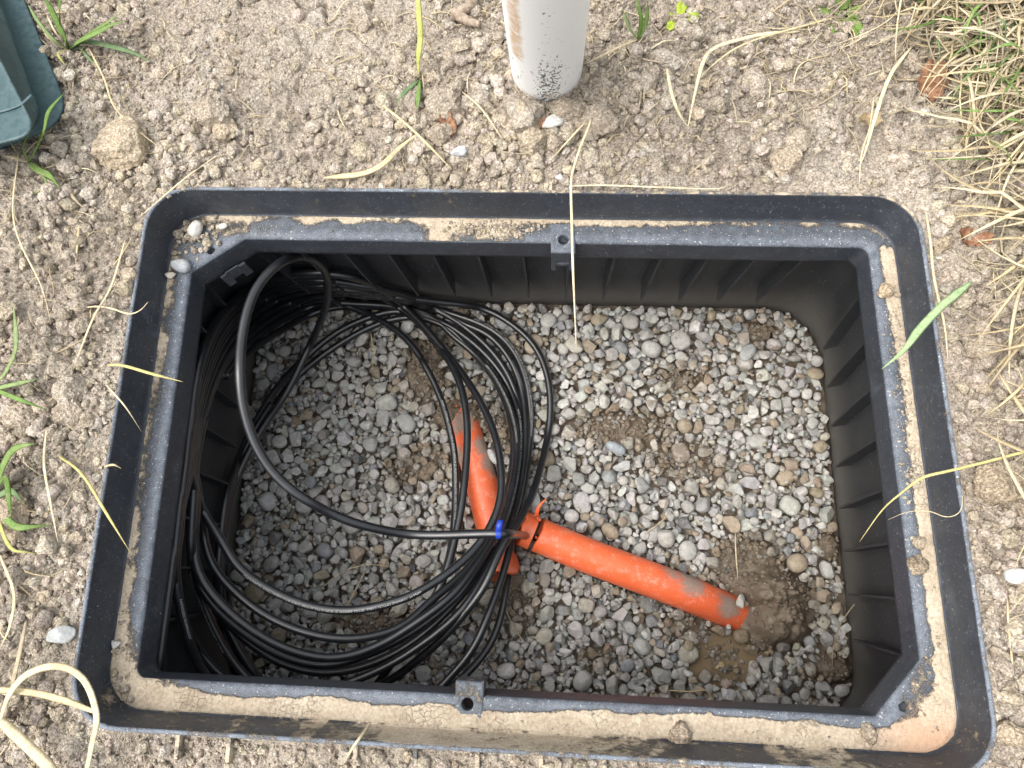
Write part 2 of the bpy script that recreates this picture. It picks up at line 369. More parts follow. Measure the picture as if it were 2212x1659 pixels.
# ------------------------------------------------------------------ ground
def axis(lo, hi, step, far=60):
    a = np.arange(lo, hi + step / 2, step); g = []; s = step; v = hi
    while v < far: s *= 1.35; v += s; g.append(v)
    h = []; s = step; v = lo
    while v > -far: s *= 1.35; v -= s; h.append(v)
    return np.array(h[::-1] + a.tolist() + g)
CLODS = [  # picture place, size across (m), colour tint, label
    ((262, 312), .082, (1.25, 1.15, .95), "large pale clod left of the vault's back left corner, below the green lid"),
    ((462, 245), .060, (1.05, 1.02, .98), "cracked clod behind the vault, up from the pebbles in its left corner"),
    ((480, 268), .040, (1.15, 1.08, .92), "small clod leaning on the cracked clod behind the vault"),
    ((146, 843), .056, (1.12, 1.12, 1.1), "grey flat clod left of the vault under the yellow blade"),
    ((118, 790), .044, (1.1, 1.08, 1.05), "grey clod above the flat clod left of the vault"),
    ((152, 893), .042, (1.08, 1.03, .95), "round clod below the grey flat clod left of the vault"),
    ((40, 905), .044, (1.0, .95, .88), "rounded clod at the left edge of the picture among green blades"),
    ((18, 1105), .050, (1.05, .96, .8), "yellowish clod at the lower left edge of the picture"),
    ((262, 428), .040, (1.12, 1.06, .96), "clod touching the outside of the vault's back left corner"),
    ((292, 432), .024, (1.1, 1.08, 1.0), "small clod right beside the one at the back left corner"),
    ((1137, 250), .070, (.98, .98, .98), "big grey clod just in front of the white post"),
    ((1155, 302), .050, (1.15, 1.1, .95), "pale round clod with red chips in front of the white post"),
    ((955, 290), .042, (1.0, .97, .9), "clod carrying red chips left of the white post"),
    ((960, 220), .072, (.97, .95, .9), "broad clod left of the foot of the white post"),
    ((1228, 240), .052, (1.0, .96, .9), "brown clod pressed against the right foot of the white post"),
    ((1295, 262), .064, (1.02, 1.0, .95), "flat clod right of the tall straw's base"),
    ((1200, 310), .036, (1.02, .97, .9), "clod beside the pale round clod in front of the post"),
    ((1036, 215), .034, (.95, .95, .94), "small clod at the left foot of the white post"),
    ((780, 35), .050, (.95, .92, .88), "clod at the top of the picture left of the root"),
    ((1440, 128), .044, (1.1, 1.12, 1.14), "light grey clod by the long bent straw at upper right"),
    ((1400, 176), .034, (1.1, 1.1, 1.08), "small grey clod beneath the light grey one at upper right"),
    ((1630, 180), .046, (1.15, 1.14, 1.12), "pale upright clod in the bare soil at upper right"),
    ((1700, 345), .052, (1.15, 1.08, .95), "pale clod near the back rim toward the right"),
    ((1720, 300), .036, (1.1, 1.04, .92), "small clod behind the pale one near the back rim"),
    ((2165, 330), .034, (1.05, 1.03, 1.0), "clod in the straw right of the back right corner"),
    ((1955, 345), .028, (1.2, 1.18, 1.15), "small pale clod behind the vault's back right corner"),
    ((2040, 525), .042, (1.15, 1.05, .85), "yellowish clod just outside the vault's back right corner"),
    ((2135, 755), .050, (1.08, 1.03, .95), "clod right of the vault in line with the green blade"),
    ((2150, 1050), .058, (1.15, 1.05, .86), "blocky yellow clod outside the right rim by the yellow stem"),
    ((2098, 1052), .036, (1.1, 1.04, .93), "clod wedged between the right rim and the blocky clod"),
    ((2190, 1045), .040, (1.12, 1.0, .82), "yellow clod at the right edge of the picture"),
    ((2130, 1205), .052, (1.08, 1.05, 1.0), "rough clod outside the right rim below the yellow stem"),
    ((2080, 905), .036, (1.1, 1.08, 1.04), "clod touching the right rim in the middle"),
    ((2192, 1590), .040, (1.12, 1.02, .84), "yellow clod outside the front right corner"),
]
CLP = np.array([P(*c[0], 0)[:2] for c in CLODS]); CLR = np.array([c[1] for c in CLODS]) / 2

def ground_h(x, y):
    px = np.asarray(x, float); py = np.asarray(y, float)
    d = rect_dist(px, py)
    near = np.exp(-np.maximum(d, 0) / .05)
    rough = .22 + 1.15 * sst(.38, .62, fbm(px * 3.1, py * 3.1, 3, 5)); rough = rough * (1 - .55 * np.exp(-((px + .33) / .22) ** 2 - ((py - .60) / .18) ** 2))
    rough = rough * (1 + .5 * sst(.52, .62, px))
    h = .030 * (fbm(px * 2.2, py * 2.2, 4, 11) - .5) + .012 * (fbm(px * 11, py * 11, 4, 31) - .5)
    wx = px + .012 * (fbm(px * 25, py * 25, 2, 3) - .5) ; wy = py + .012 * (fbm(px * 25, py * 25, 2, 4) - .5)
    for sc, am, sd in ((19, .010, 40), (42, .0070, 50), (95, .0052, 60), (200, .0030, 70)):
        f1, f2, cid = worley(wx * sc, wy * sc, sd)
        b = np.clip(1 - (f1 / .62) ** 2, -.3, 1) * cid ** 1.5
        h = h + am * rough * b
    f1, f2, cid = worley(wx * 7.5 + .3 * fbm(px * 30, py * 30, 3, 8), wy * 7.5 + .3 * fbm(px * 30, py * 30, 3, 9), 90)
    mask = sst(.46, .58, fbm(px * 4, py * 4, 3, 77)) * sst(.02, .08, d)
    wdt = .02 + .035 * fbm(px * 20, py * 20, 2, 13)
    h = h - .018 * mask * (1 - sst(0, wdt, f2 - f1))
    f1, f2, cid = worley(wx * 22, wy * 22, 95)
    h = h - .006 * (1 - sst(0, .06, f2 - f1)) * sst(.4, .55, fbm(px * 6, py * 6, 2, 78))
    h = h + .004 * (fbm(px * 300, py * 300, 2, 99) - .5)
    front = sst(-.30, -.36, py)
    lvl = -.009 - .010 * front + .012 * sst(0.02, .25, d)
    h = h * (1 - .55 * near) + lvl
    h = np.where(d < .02, np.minimum(h, -.004 - .008 * front), h)
    return h

gx, gy = axis(-.92, .92, .0026), axis(-.62, .92, .0026)
GX, GY = np.meshgrid(gx, gy, indexing="xy")
inner = (np.abs(GX) < .95) & (np.abs(GY) < .95)
GZ = np.full(GX.shape, 0.0)
GZ[inner] = ground_h(GX[inner], GY[inner])
GZ[~inner] = .03 * (fbm(GX[~inner] * 2.2, GY[~inner] * 2.2, 4, 11) - .5) + .003
def gz_at(x, y):
    x = np.clip(np.asarray(x, float), -.91, .91); y = np.clip(np.asarray(y, float), -.61, .91)
    i0 = np.searchsorted(gx, -.92 + 1e-9); j0 = np.searchsorted(gy, -.62 + 1e-9)
    fx = (x + .92) / .0026 + i0; fy = (y + .62) / .0026 + j0
    ix = np.floor(fx).astype(int); iy = np.floor(fy).astype(int); fx -= ix; fy -= iy
    return ((GZ[iy, ix] * (1 - fx) + GZ[iy, ix + 1] * fx) * (1 - fy) + (GZ[iy + 1, ix] * (1 - fx) + GZ[iy + 1, ix + 1] * fx) * fy)
V = np.c_[GX.ravel(), GY.ravel(), GZ.ravel()]
hole_mask = rect_dist(GX, GY, HX - .0005, HY - .0005, .055) < 0   # in ideal coordinates; warped with the box
ny, nx = GX.shape
idx = np.arange(ny * nx).reshape(ny, nx)
q = np.stack([idx[:-1, :-1], idx[:-1, 1:], idx[1:, 1:], idx[1:, :-1]], -1)
keep = ~(hole_mask[:-1, :-1] & hole_mask[:-1, 1:] & hole_mask[1:, 1:] & hole_mask[1:, :-1])
Fq = q[keep]
# move the hole with the warped box, fading away from it
dd = np.exp(-np.maximum(rect_dist(V[:, 0], V[:, 1]), 0) / .08)
Vw = warp(np.c_[np.clip(V[:, 0], -HX, HX), np.clip(V[:, 1], -HY, HY), V[:, 2]])
V[:, :2] += (Vw[:, :2] - np.c_[np.clip(V[:, 0], -HX, HX), np.clip(V[:, 1], -HY, HY)]) * dd[:, None]
used = np.zeros(len(V), bool); used[Fq.ravel()] = True; rm = np.cumsum(used) - 1
V = V[used]; Fq = rm[Fq]
obj("ground", mesh("ground", V, Fq, M_SOIL, True, {"Col": np.ones((len(V), 4))}), kind="structure")

# ------------------------------------------------------------------ stone shapes
def ico(sub):
    bm = bmesh.new(); bmesh.ops.create_icosphere(bm, subdivisions=sub, radius=1.0)
    v = np.array([x.co[:] for x in bm.verts]); f = np.array([[a.index for a in p.verts] for p in bm.faces]); bm.free()
    return v, f
ICO = {s: ico(s) for s in (1, 2, 3, 4, 5)}
def wob(v, amp, freq, r, n=5):
    o = np.zeros(len(v))
    for _ in range(n):
        k = r.normal(size=3); k *= freq / np.linalg.norm(k) * r.uniform(.6, 1.4)
        o += np.sin(v @ k + r.uniform(0, 6.28))
    return v * (1 + amp * o / n ** .5)[:, None]
def stone(sub, r, angular):
    v, f = ICO[sub]; v = v.copy()
    if not angular: v = np.sign(v) * np.abs(v) ** r.uniform(.72, 1.0); v /= np.abs(v).max()
    if angular:
        for _ in range(r.integers(12, 22)):
            n = r.normal(size=3); n /= np.linalg.norm(n); c = r.uniform(.50, .78)
            d = v @ n - c; v = v - np.where(d > 0, d * 1.0, 0)[:, None] * n
    else:
        for _ in range(r.integers(1, 4)):
            n = r.normal(size=3); n /= np.linalg.norm(n); c = r.uniform(.7, .9)
            d = v @ n - c; v = v - np.where(d > 0, d * .7, 0)[:, None] * n
    v = wob(v, .045 if not angular else .02, 2.2, r)
    v = v * np.array([1, r.uniform(.62, .95), r.uniform(.42, .75)])
    return v - v.mean(0)
def rot(r, tilt=.4):
    a = r.uniform(0, 2 * pi); t = r.normal(0, tilt); b = r.uniform(0, 2 * pi)
    Z = lambda q: np.array([[cos(q), -sin(q), 0], [sin(q), cos(q), 0], [0, 0, 1]])
    X = np.array([[1, 0, 0], [0, cos(t), -sin(t)], [0, sin(t), cos(t)]])
    return Z(a) @ X @ Z(b)
def merge(parts):
    vs, fs, cs, ms, o = [], [], [], [], 0
    for v, f, c, mu in parts:
        vs.append(v); fs.append(f + o); o += len(v); cs.append(np.broadcast_to(c, (len(v), 4))); ms.append(np.full(len(v), mu))
    return np.concatenate(vs), np.concatenate(fs), np.concatenate(cs), np.concatenate(ms)

# ------------------------------------------------------------------ soil crumbs lying on the ground (nobody could count them)
def clod_shape(sub, r, rough=.09):
    v, f = ICO[sub]; v = v.copy()
    for _ in range(r.integers(3, 7)):
        n = r.normal(size=3); n /= np.linalg.norm(n); c = r.uniform(.55, .85)
        d = v @ n - c; v = v - np.where(d > 0, d * .85, 0)[:, None] * n
    v = wob(v, rough, 3.0, r); v = wob(v, rough * .5, 8, r)
    return v * np.array([1, r.uniform(.7, 1), r.uniform(.55, .9)])
def soil_crumbs():
    r = np.random.default_rng(21); parts = []
    lib1 = [clod_shape(1, r, .12) for _ in range(24)]; lib2 = [clod_shape(2, r, .1) for _ in range(24)]
    n = 0
    xs = r.uniform(-.86, .80, 120000); ys = r.uniform(-.44, .80, 120000)
    d = rect_dist(xs, ys); dens = .22 + .65 * sst(.42, .62, fbm(xs * 5, ys * 5, 3, 201)); dens = dens * (1 - .5 * np.exp(-((xs + .33) / .22) ** 2 - ((ys - .60) / .18) ** 2))
    dens = np.maximum(dens, np.exp(-np.maximum(d, 0) / .035) * .85)
    dens = np.maximum(dens, sst(.50, .56, xs) * .95); dens = np.maximum(dens, sst(-.52, -.6, xs) * sst(.2, 0, ys) * .85)
    dens = np.maximum(dens, np.exp(-((xs + .08) ** 2 + (ys - .42) ** 2) / .02) * .9)
    ok = (d > .004) & (r.uniform(size=len(xs)) < dens)
    xs, ys, d = xs[ok], ys[ok], d[ok]
    zs = gz_at(xs, ys); s = .0014 * (1 - r.uniform(size=len(xs)) * .985) ** -.50 * np.where((xs > .5) | (xs < -.5), 1.15, 1.0)
    s = np.clip(s, .0011, .0125)
    for x, y, z, k, dk in zip(xs, ys, zs, s, d):
        if dk < k * 1.2: k = dk / 1.2
        big = k > .0045
        v = (lib2 if big else lib1)[r.integers(24)]; f = ICO[2 if big else 1][1]
        v = (v * k) @ rot(r, .8).T + (x, y, z + k * .25)
        t = r.uniform(.88, 1.22) + (.12 if k > .004 else 0); c = (t * r.uniform(.97, 1.05), t, t * r.uniform(.9, 1.06), 1)
        if r.uniform() < .03: c = (1.5, 1.55, 1.6, 1)
        parts.append((v, f, c, 0))
    # bands of larger lumps beside the vault and in front of the post
    for cx, cy, sx, sy, n, lo, hi in ((.60, .0, .05, .30, 520, .004, .013), (-.60, -.02, .05, .22, 360, .004, .014), (-.47, .40, .05, .03, 90, .004, .012), (-.05, .42, .10, .05, 330, .004, .013), (.1, .50, .2, .05, 160, .004, .014), (.58, .40, .06, .1, 160, .004, .012), (-.62, -.3, .04, .08, 120, .003, .008)):
        for _ in range(n):
            x, y = r.normal(cx, sx), r.normal(cy, sy); k = lo + (hi - lo) * r.uniform() ** 2; d_ = float(rect_dist(np.array(x), np.array(y)))
            if d_ < k or abs(x) > .88 or y > .88 or y < -.6: continue
            v = lib2[r.integers(24)]; t = r.uniform(.95, 1.3)
            parts.append(((v * k) @ rot(r, .8).T + (x, y, float(gz_at(x, y)) + k * .35), ICO[2][1], (t, t, t * r.uniform(.9, 1.05), 1), 0))
    Vc, Fc, C, _ = merge(parts)
    obj("soil_crumbs", mesh("soil_crumbs", Vc, Fc, M_SOIL, False, {"Col": C}), label="loose pale brown crumbs of dry soil strewn over the ground round the vault", cat="soil", kind="stuff")
soil_crumbs()

def big_clod(p, size, tint, label, seed, sink=.32, z=None, name="soil_clod", mat=None):
    r = np.random.default_rng(seed)
    v, f = ICO[5 if size > .035 else 4]; v = v.copy()
    v = wob(v, .10, 2.0, r)
    for _ in range(13):
        n = r.normal(size=3); n[2] = abs(n[2]); n /= np.linalg.norm(n); c = r.uniform(.5, .85)
        dd_ = v @ n - c; v = v - np.where(dd_ > 0, dd_ * .9, 0)[:, None] * n
    v = wob(v, .05, 2.5, r); v = wob(v, .075, 6, r, 7); v = wob(v, .05, 15, r, 9); v = wob(v, .035, 34, r, 12)
    v *= np.array([1, r.uniform(.75, .95), r.uniform(.6, .8)]) * size / 2
    a = r.uniform(0, 6.28); Rz = np.array([[cos(a), -sin(a), 0], [sin(a), cos(a), 0], [0, 0, 1]]); v = v @ Rz.T
    zz = gz_at(p[0], p[1]) if z is None else z
    o = obj(name, mesh(name, v, f, mat or M_SOIL, True, {"Col": np.tile([*(np.array(tint) * .6 + .43), 1], (len(v), 1))}), label=label, cat="clod", loc=(p[0], p[1], float(zz) + size * (.5 - sink) * 1.0))
    return o
for i, ((px, s_, tint, lab), p) in enumerate(zip(CLODS, CLP)):
    g = float(gz_at(p[0], p[1])); p = P(*px, g + s_ * .15)
    s2 = s_
    dr = float(rect_dist(np.array(p[0]), np.array(p[1])))
    if dr < s2 * .55: s2 = max(.02, dr / .55)
    big_clod(p, s2, tint, lab, 300 + i)

# ------------------------------------------------------------------ the vault
MX, MY, KC = 230, 156, 10
def loop(hx, hy, r, z, chf=None, s=0.0):
    """points clockwise from the back left corner; chf = {corner: (cx, cy)} cuts a corner"""
    rad = r if isinstance(r, (tuple, list)) else (r,) * 4          # TL TR BR BL
    pts = []
    cs = [(-1, 1), (1, 1), (1, -1), (-1, -1)]; nm = ["TL", "TR", "BR", "BL"]
    corner = []
    for k in range(4):
        sx, sy = cs[k]
        if chf and nm[k] in chf:
            cx, cy = chf[nm[k]]
            a = np.array([sx * hx, sy * (hy - cy)]); b = np.array([sx * (hx - cx), sy * hy])
            if k in (1, 3): a, b = b, a
            t = np.linspace(0, 1, KC)[:, None]; t = t * 1.0
            corner.append(a * (1 - t) + b * t)
        else:
            q = rad[k]; c = np.array([sx * (hx - q), sy * (hy - q)])
            a0 = [pi, pi / 2, 0, -pi / 2][k]
            an = np.linspace(a0, a0 - pi / 2, KC)
            corner.append(np.c_[c[0] + q * np.cos(an), c[1] + q * np.sin(an)])
    for k in range(4):
        pts.append(corner[k]); nxt = corner[(k + 1) % 4]
        n = MX if k % 2 == 0 else MY
        t = np.linspace(0, 1, n + 2)[1:-1, None]
        pts.append(corner[k][-1] * (1 - t) + nxt[0] * t)
    p = np.concatenate(pts)
    return np.c_[p, np.full(len(p), z)]
CHF = {"TL": (.070, .052), "BR": (.056, .062)}
LED = -.057
rings = [loop(.5, .334, .058, -.11), loop(.5, .334, .058, -.012), loop(.5, .334, .058, -.0018), loop(.499, .333, .0575, -.0004), loop(.497, .331, .056, .0002),
         loop(.4955, .3295, .055, -.0006), loop(.495, .329, .0545, -.003)]
for t in np.linspace(.1, 1, 9): rings.append(loop(.495 - .004 * t, .329 - .006 * t, .054 - .006 * t, -.003 + (LED + .004) * t))
nw = len(rings)
rings.append(loop(.4895, .3215, .047, LED + .0004))
o_, i_ = loop(.4885, .3205, .047, LED), loop(.462, .291, .012, LED, CHF)
for t in np.linspace(0, 1, 14): rings.append(o_ * (1 - t) + i_ * t)
nl = len(rings)
for dx_, dz_ in ((.0015, -.0006), (.0028, -.0016), (.0037, -.003), (.0043, -.005)): rings.append(loop(.462 - dx_, .291 - dx_, .012, LED + dz_, CHF))
for t in np.linspace(.2, 1, 6): rings.append(loop(.4577 - .002 * t, .2867 - .002 * t, .012, LED - .005 - .038 * t, CHF))
nsk = len(rings)
rings.append(loop(.459, .290, .012, LED - .044, CHF)); rings.append(loop(.459, .290, .012, LED - .008, CHF)); rings.append(loop(.478, .312, .03, LED - .008))
NP = len(rings[0]); NR = len(rings)
Vr = np.concatenate(rings); ridx = np.repeat(np.arange(NR), NP)
I = np.arange(NR * NP).reshape(NR, NP)
Fr = np.stack([I[:-1], np.roll(I[:-1], -1, 1), np.roll(I[1:], -1, 1), I[1:]], -1).reshape(-1, 4)
X, Y, Z = Vr.T
rs = np.random.default_rng(5)
# gentle waviness of a moulded, sun-warped box
# stain maps: dried mud (dirt), pale film (dust), reddish clay
def blob(cx, cy, rx, ry, p=2): return np.exp(-(np.abs((X - cx) / rx) ** p + np.abs((Y - cy) / ry) ** p))
ledge = (ridx >= nw) & (ridx < nl + 3); band = (ridx >= 6) & (ridx < nw + 1); lip = (ridx < 6); skirt = ridx >= nl + 3
fi = np.clip((ridx - nw - 1) / 13.0, 0, 1)            # 0 at the outer edge of the ledge, 1 at the opening
dirt = np.full(len(X), .30)
side_f, side_b = (Y < -.29), (Y > .288)
side_l, side_r = (X < -.455) & ~side_f & ~side_b, (X > .455) & ~side_f & ~side_b
dirt = np.where(ledge & side_f, .86 - .52 * sst(.45, .85, fi + .22 * (fbm(X * 9, Y * 9, 3, 61) - .5) * 2 - .12 * sst(0, .3, X)), dirt)
dirt = np.where(ledge & side_r, .76 - .42 * sst(.35, .75, fi + .25 * (fbm(X * 9, Y * 9, 3, 62) - .5) * 2), dirt)
dirt = np.where(ledge & side_l, .52 - .22 * sst(.0, .8, fi) + .30 * sst(-.08, -.3, Y) * sst(.6, .2, fi) + .1 * (fbm(X * 25, Y * 25, 3, 68) - .5), dirt)
dirt = np.where(ledge & side_b, .50 - .22 * sst(.0, .5, fi) + .42 * blob(-.075, .31, .075, .03, 3) + .2 * blob(-.42, .31, .04, .04) + .12 * blob(.2, .32, .2, .012) + .22 * blob(-.28, .32, .04, .012), dirt)
dirt = np.where(ledge, dirt + .38 * blob(-.47, -.30, .05, .05) + .25 * blob(.46, -.29, .05, .05), dirt)
dirt = np.where(ledge & side_f, dirt - .25 * blob(.39, -.29, .03, .012), dirt)
dirt = np.where(band & side_f, .42 + .20 * blob(-.02, -.33, .16, .05, 4), dirt)
dirt = np.where(band & ~side_f, .22, dirt)
dirt = np.where(lip, .42 + .1 * (fbm(X * 12, Y * 12, 2, 63) - .5) + .12 * (side_b & (X > -.05)), dirt)
dirt = np.where(ridx < 2, .40, dirt); dirt = np.where(skirt, .2, dirt)
dust = np.where(ledge, .55 + .45 * sst(.55, .95, fi), .12)
dust = np.where(ledge & (ridx >= nl - 1), .85, dust)
dust = np.where(lip, 1.5, dust); dust = np.where(band, .16, dust); dust = np.where(skirt, .14 + .1 * side_b, dust)
dust = dust * (.75 + .5 * fbm(X * 14, Y * 14, 3, 64))
clay = np.clip(.95 * np.exp(-(((X - .46) / .05) ** 2 + ((Y + .315) / .035) ** 2)), 0, .85) * ledge
dirt = np.where(ledge & (dirt > .36), dirt + .42 * (fbm(X * 34, Y * 34, 4, 69) - .5) + .25 * (fbm(X * 13, Y * 13, 2, 70) - .5), dirt)
dirt = np.where(ledge & side_r, dirt - .55 * sst(.54, .66, fbm(X * 24 + 3, Y * 16, 3, 71)) * sst(.05, -.12, Y), dirt)
dirt = np.where(band, dirt + .14 * sst(.55, .7, fbm(X * 22, Y * 22, 4, 72)), dirt)
Vr[:, 2] += np.where(ledge, .0007 * (fbm(X * 20, Y * 20, 3, 65) - .5) * 2, 0) + np.where(lip & (ridx > 1), .0006 * (fbm(X * 60, Y * 60, 2, 66) - .5) * 2, 0)
# dried mud has thickness
Vr[:, 2] += np.where(ledge, .0022 * sst(.52, .8, dirt) * (.4 + fbm(X * 70, Y * 70, 3, 67)), 0)
Vw = warp(Vr)
me = mesh("vault_rim", Vw, Fr, M_PLAS, True, {"dirt": dirt, "dust": dust, "clay": clay})
def unwarp_pt(p):  # ideal coordinates of a world point
    q = np.array([[p[0], p[1], p[2]]])
    for _ in range(6): q = q - (warp(q) - np.array([[p[0], p[1], p[2]]]))
    return q[0]
HOLES = [("TL", P(455, 541, LED), .0065), ("BR", P(1953, 1527, LED), .0065), ("MT", P(1217, 518.5, LED), .0075), ("MB", P(1010, 1521, LED), .0075)]
def punch(me, holes, drop=.022, grow=0.0):
    bm = bmesh.new(); bm.from_mesh(me)
    for c, r_ in holes:
        c = Vector((c[0], c[1])); 
        fs = [f for f in bm.faces if (f.calc_center_median().xy - c).length < (r_ + grow) * 1.02 and -.075 < f.calc_center_median().z < -.04 and abs(f.normal.z) > .5]
        if not fs: continue
        eds = set(e for f in fs for e in f.edges); es = [e for e in eds if sum(l in fs for l in e.link_faces) == 1]
        bmesh.ops.delete(bm, geom=fs, context='FACES')
        es = [e for e in es if e.is_valid]
        if grow > 0: continue
        for v in set(v for e in es for v in e.verts):
            d = v.co.xy - c; d = d.normalized() * r_ if d.length > 1e-6 else Vector((r_, 0)); v.co.x, v.co.y = c.x + d.x, c.y + d.y
        z0 = None
        for step in (.0012, drop):
            ret = bmesh.ops.extrude_edge_only(bm, edges=es)
            nv = [g for g in ret["geom"] if isinstance(g, bmesh.types.BMVert)]
            for v in nv:
                v.co.z -= step
                if step < .002: v.co.xy = c + (v.co.xy - c) * .93
            es = [g for g in ret["geom"] if isinstance(g, bmesh.types.BMEdge)]
    for f in bm.faces: f.smooth = True
    bmesh.ops.recalc_face_normals(bm, faces=bm.faces)
    bm.to_mesh(me); bm.free()
punch(me, [(h[1], h[2]) for h in HOLES[:2]])
punch(me, [(h[1], h[2]) for h in HOLES[2:]], grow=.0035)
vault = obj("utility_vault", None, label="open black plastic underground utility vault set in the soil, muddy rim, no lid", cat="utility box", loc=(0, 0, 0))
rim = obj("rim", me, vault)

# lugs with screw holes at the middle of the back and front edges
def lug(cx, sgn, hole):
    """sgn=+1: back edge (projects towards -y); built in ideal coordinates"""
    wv, y0, y1 = .0165, sgn * .313, sgn * .2715
    n1, n2 = 34, 30
    xs = np.linspace(cx - wv, cx + wv, n1); ys = np.linspace(y0, y1, n2)
    xs = np.linspace(cx - wv, cx + wv, n1)
    top = LED + .0018
    bm = bmesh.new(); g = {}
    for i, x in enumerate(xs):
        for j, y in enumerate(ys):
            ex = min(abs(x - (cx - wv)), abs(x - (cx + wv))); ey = abs(y - y1); e = min(ex, ey)
            z = top - (.0018 * (1 - min(1, e / .0025)) ** 2)
            wpt = warp(np.array([[x, y, z]]))[0]
            g[i, j] = bm.verts.new(wpt)
    for i in range(n1 - 1):
        for j in range(n2 - 1):
            bm.faces.new((g[i, j], g[i + 1, j], g[i + 1, j + 1], g[i, j + 1]) if sgn < 0 else (g[i, j], g[i, j + 1], g[i + 1, j + 1], g[i + 1, j]))
    # sides down to the skirt
    rimv = [g[0, j] for j in range(n2)] + [g[i, n2 - 1] for i in range(1, n1)] + [g[n1 - 1, j] for j in range(n2 - 2, -1, -1)]
    prev = rimv
    for dz in (.004, .022):
        nv = [bm.verts.new((v.co.x, v.co.y, v.co.z - dz)) for v in prev]
        for a in range(len(prev) - 1): bm.faces.new((prev[a], prev[a + 1], nv[a + 1], nv[a]))
        prev = nv
    me = bpy.data.meshes.new("lug"); bmesh.ops.recalc_face_normals(bm, faces=bm.faces); bm.to_mesh(me); bm.free()
    punch(me, [(hole[1], hole[2])])
    n = len(me.vertices); co = np.zeros(n * 3); me.vertices.foreach_get("co", co); co = co.reshape(-1, 3)
    for an, f_ in (("dirt", np.full(n, .34 if sgn > 0 else .42)), ("dust", np.where(co[:, 2] > LED - .002, .75, .2)), ("clay", np.zeros(n))):
        a = me.attributes.new(an, 'FLOAT', 'POINT'); a.data.foreach_set("value", f_.astype(np.float32))
    me.materials.append(M_PLAS)
    o = obj("lug", me, vault)
    # hanging clip below the lug: slotted front and two prongs
    bm = bmesh.new()
    def bx(x0, x1, ya, yb, za, zb):
        q = warp(np.array([[x0, ya, za], [x1, ya, za], [x1, yb, za], [x0, yb, za], [x0, ya, zb], [x1, ya, zb], [x1, yb, zb], [x0, yb, zb]]))
        vs = [bm.verts.new(p) for p in q]
        for f in ((0, 3, 2, 1), (4, 5, 6, 7), (0, 1, 5, 4), (1, 2, 6, 5), (2, 3, 7, 6), (3, 0, 4, 7)): bm.faces.new([vs[k] for k in f])
    ya, yb = sgn * .2725, sgn * .2765
    bx(cx - wv + .0005, cx - .0095, ya, yb, LED - .060, LED - .023); bx(cx + .0095, cx + wv - .0005, ya, yb, LED - .060, LED - .023)
    bx(cx - .0095, cx + .0095, ya, yb, LED - .044, LED - .036); bx(cx - .0095, cx + .0095, ya + sgn * .0012, yb, LED - .036, LED - .0235)
    bmesh.ops.recalc_face_normals(bm, faces=bm.faces)
    bmesh.ops.bevel(bm, geom=list(bm.edges), offset=.0007, segments=1, affect='EDGES')
    me2 = bpy.data.meshes.new("clip"); bm.to_mesh(me2); bm.free(); me2.materials.append(M_PLAS)
    n = len(me2.vertices)
    for an, vv in (("dirt", .3), ("dust", .35), ("clay", 0)):
        a = me2.attributes.new(an, 'FLOAT', 'POINT'); a.data.foreach_set("value", np.full(n, vv, np.float32))
    obj("clip", me2, o)
lug(unwarp_pt(HOLES[2][1])[0] - .0005, 1, HOLES[2]); lug(unwarp_pt(HOLES[3][1])[0] + .002, -1, HOLES[3])

# small latch tabs hanging from the two cut corners
def tab_at(p, yaw):
    bm = bmesh.new()
    for (x0, x1, y0, y1, z0, z1) in ((-.020, .020, -.002, .002, -.018, .0), (-.020, -.008, -.002, .002, -.030, -.018), (.008, .020, -.002, .002, -.030, -.018), (-.010, .010, -.004, -.002, -.006, .008)):
        r_ = bmesh.ops.create_cube(bm, size=1.0)
        for v in r_["verts"]: v.co = Vector((x0 + (v.co.x + .5) * (x1 - x0), y0 + (v.co.y + .5) * (y1 - y0), z0 + (v.co.z + .5) * (z1 - z0)))
    me = bpy.data.meshes.new("corner_tab"); bm.to_mesh(me); bm.free(); me.materials.append(M_PLAS)
    n = len(me.vertices)
    for an, vv in (("dirt", .25), ("dust", .25), ("clay", 0)):
        a = me.attributes.new(an, 'FLOAT', 'POINT'); a.data.foreach_set("value", np.full(n, vv, np.float32))
    o = obj("corner_tab", me, vault, loc=p); o.rotation_euler = (0, 0, yaw)
a_, b_ = warp(np.array([[-.4555, .2327, 0], [-.3857, .2847, 0]]))
mid = (a_ + b_) / 2; tab_at((mid[0] + .002, mid[1] - .002, -.098), math.atan2(b_[1] - a_[1], b_[0] - a_[0]))

# flared inside walls
GZL = -.50                                              # gravel level
MXs = MX
wr = []
for z, hx, hy, r_ in ((-.062, .478, .312, .03), (-.10, .484, .318, .03), (-.2, .500, .333, .035), (-.3, .515, .346, .042), (-.38, .528, .356, .06), (-.44, .541, .365, .08), (-.49, .552, .373, .095), (-.56, .566, .385, .11), (-.64, .580, .40, .12)):
    wr.append(loop(hx, hy, r_, z))
Vq = warp(np.concatenate(wr)); I = np.arange(len(wr) * NP).reshape(len(wr), NP)
Fw = np.stack([I[:-1], np.roll(I[:-1], -1, 1), np.roll(I[1:], -1, 1), I[1:]], -1).reshape(-1, 4)
obj("inner_wall", mesh("inner_wall", Vq, Fw, M_WALL), vault)
def wall_half(z):
    return np.interp(-z, [.062, .10, .2, .3, .38, .44, .49, .56, .64], [.478, .484, .5, .515, .528, .541, .552, .566, .58]), np.interp(-z, [.062, .10, .2, .3, .38, .44, .49, .56, .64], [.312, .318, .333, .346, .356, .365, .373, .385, .40])
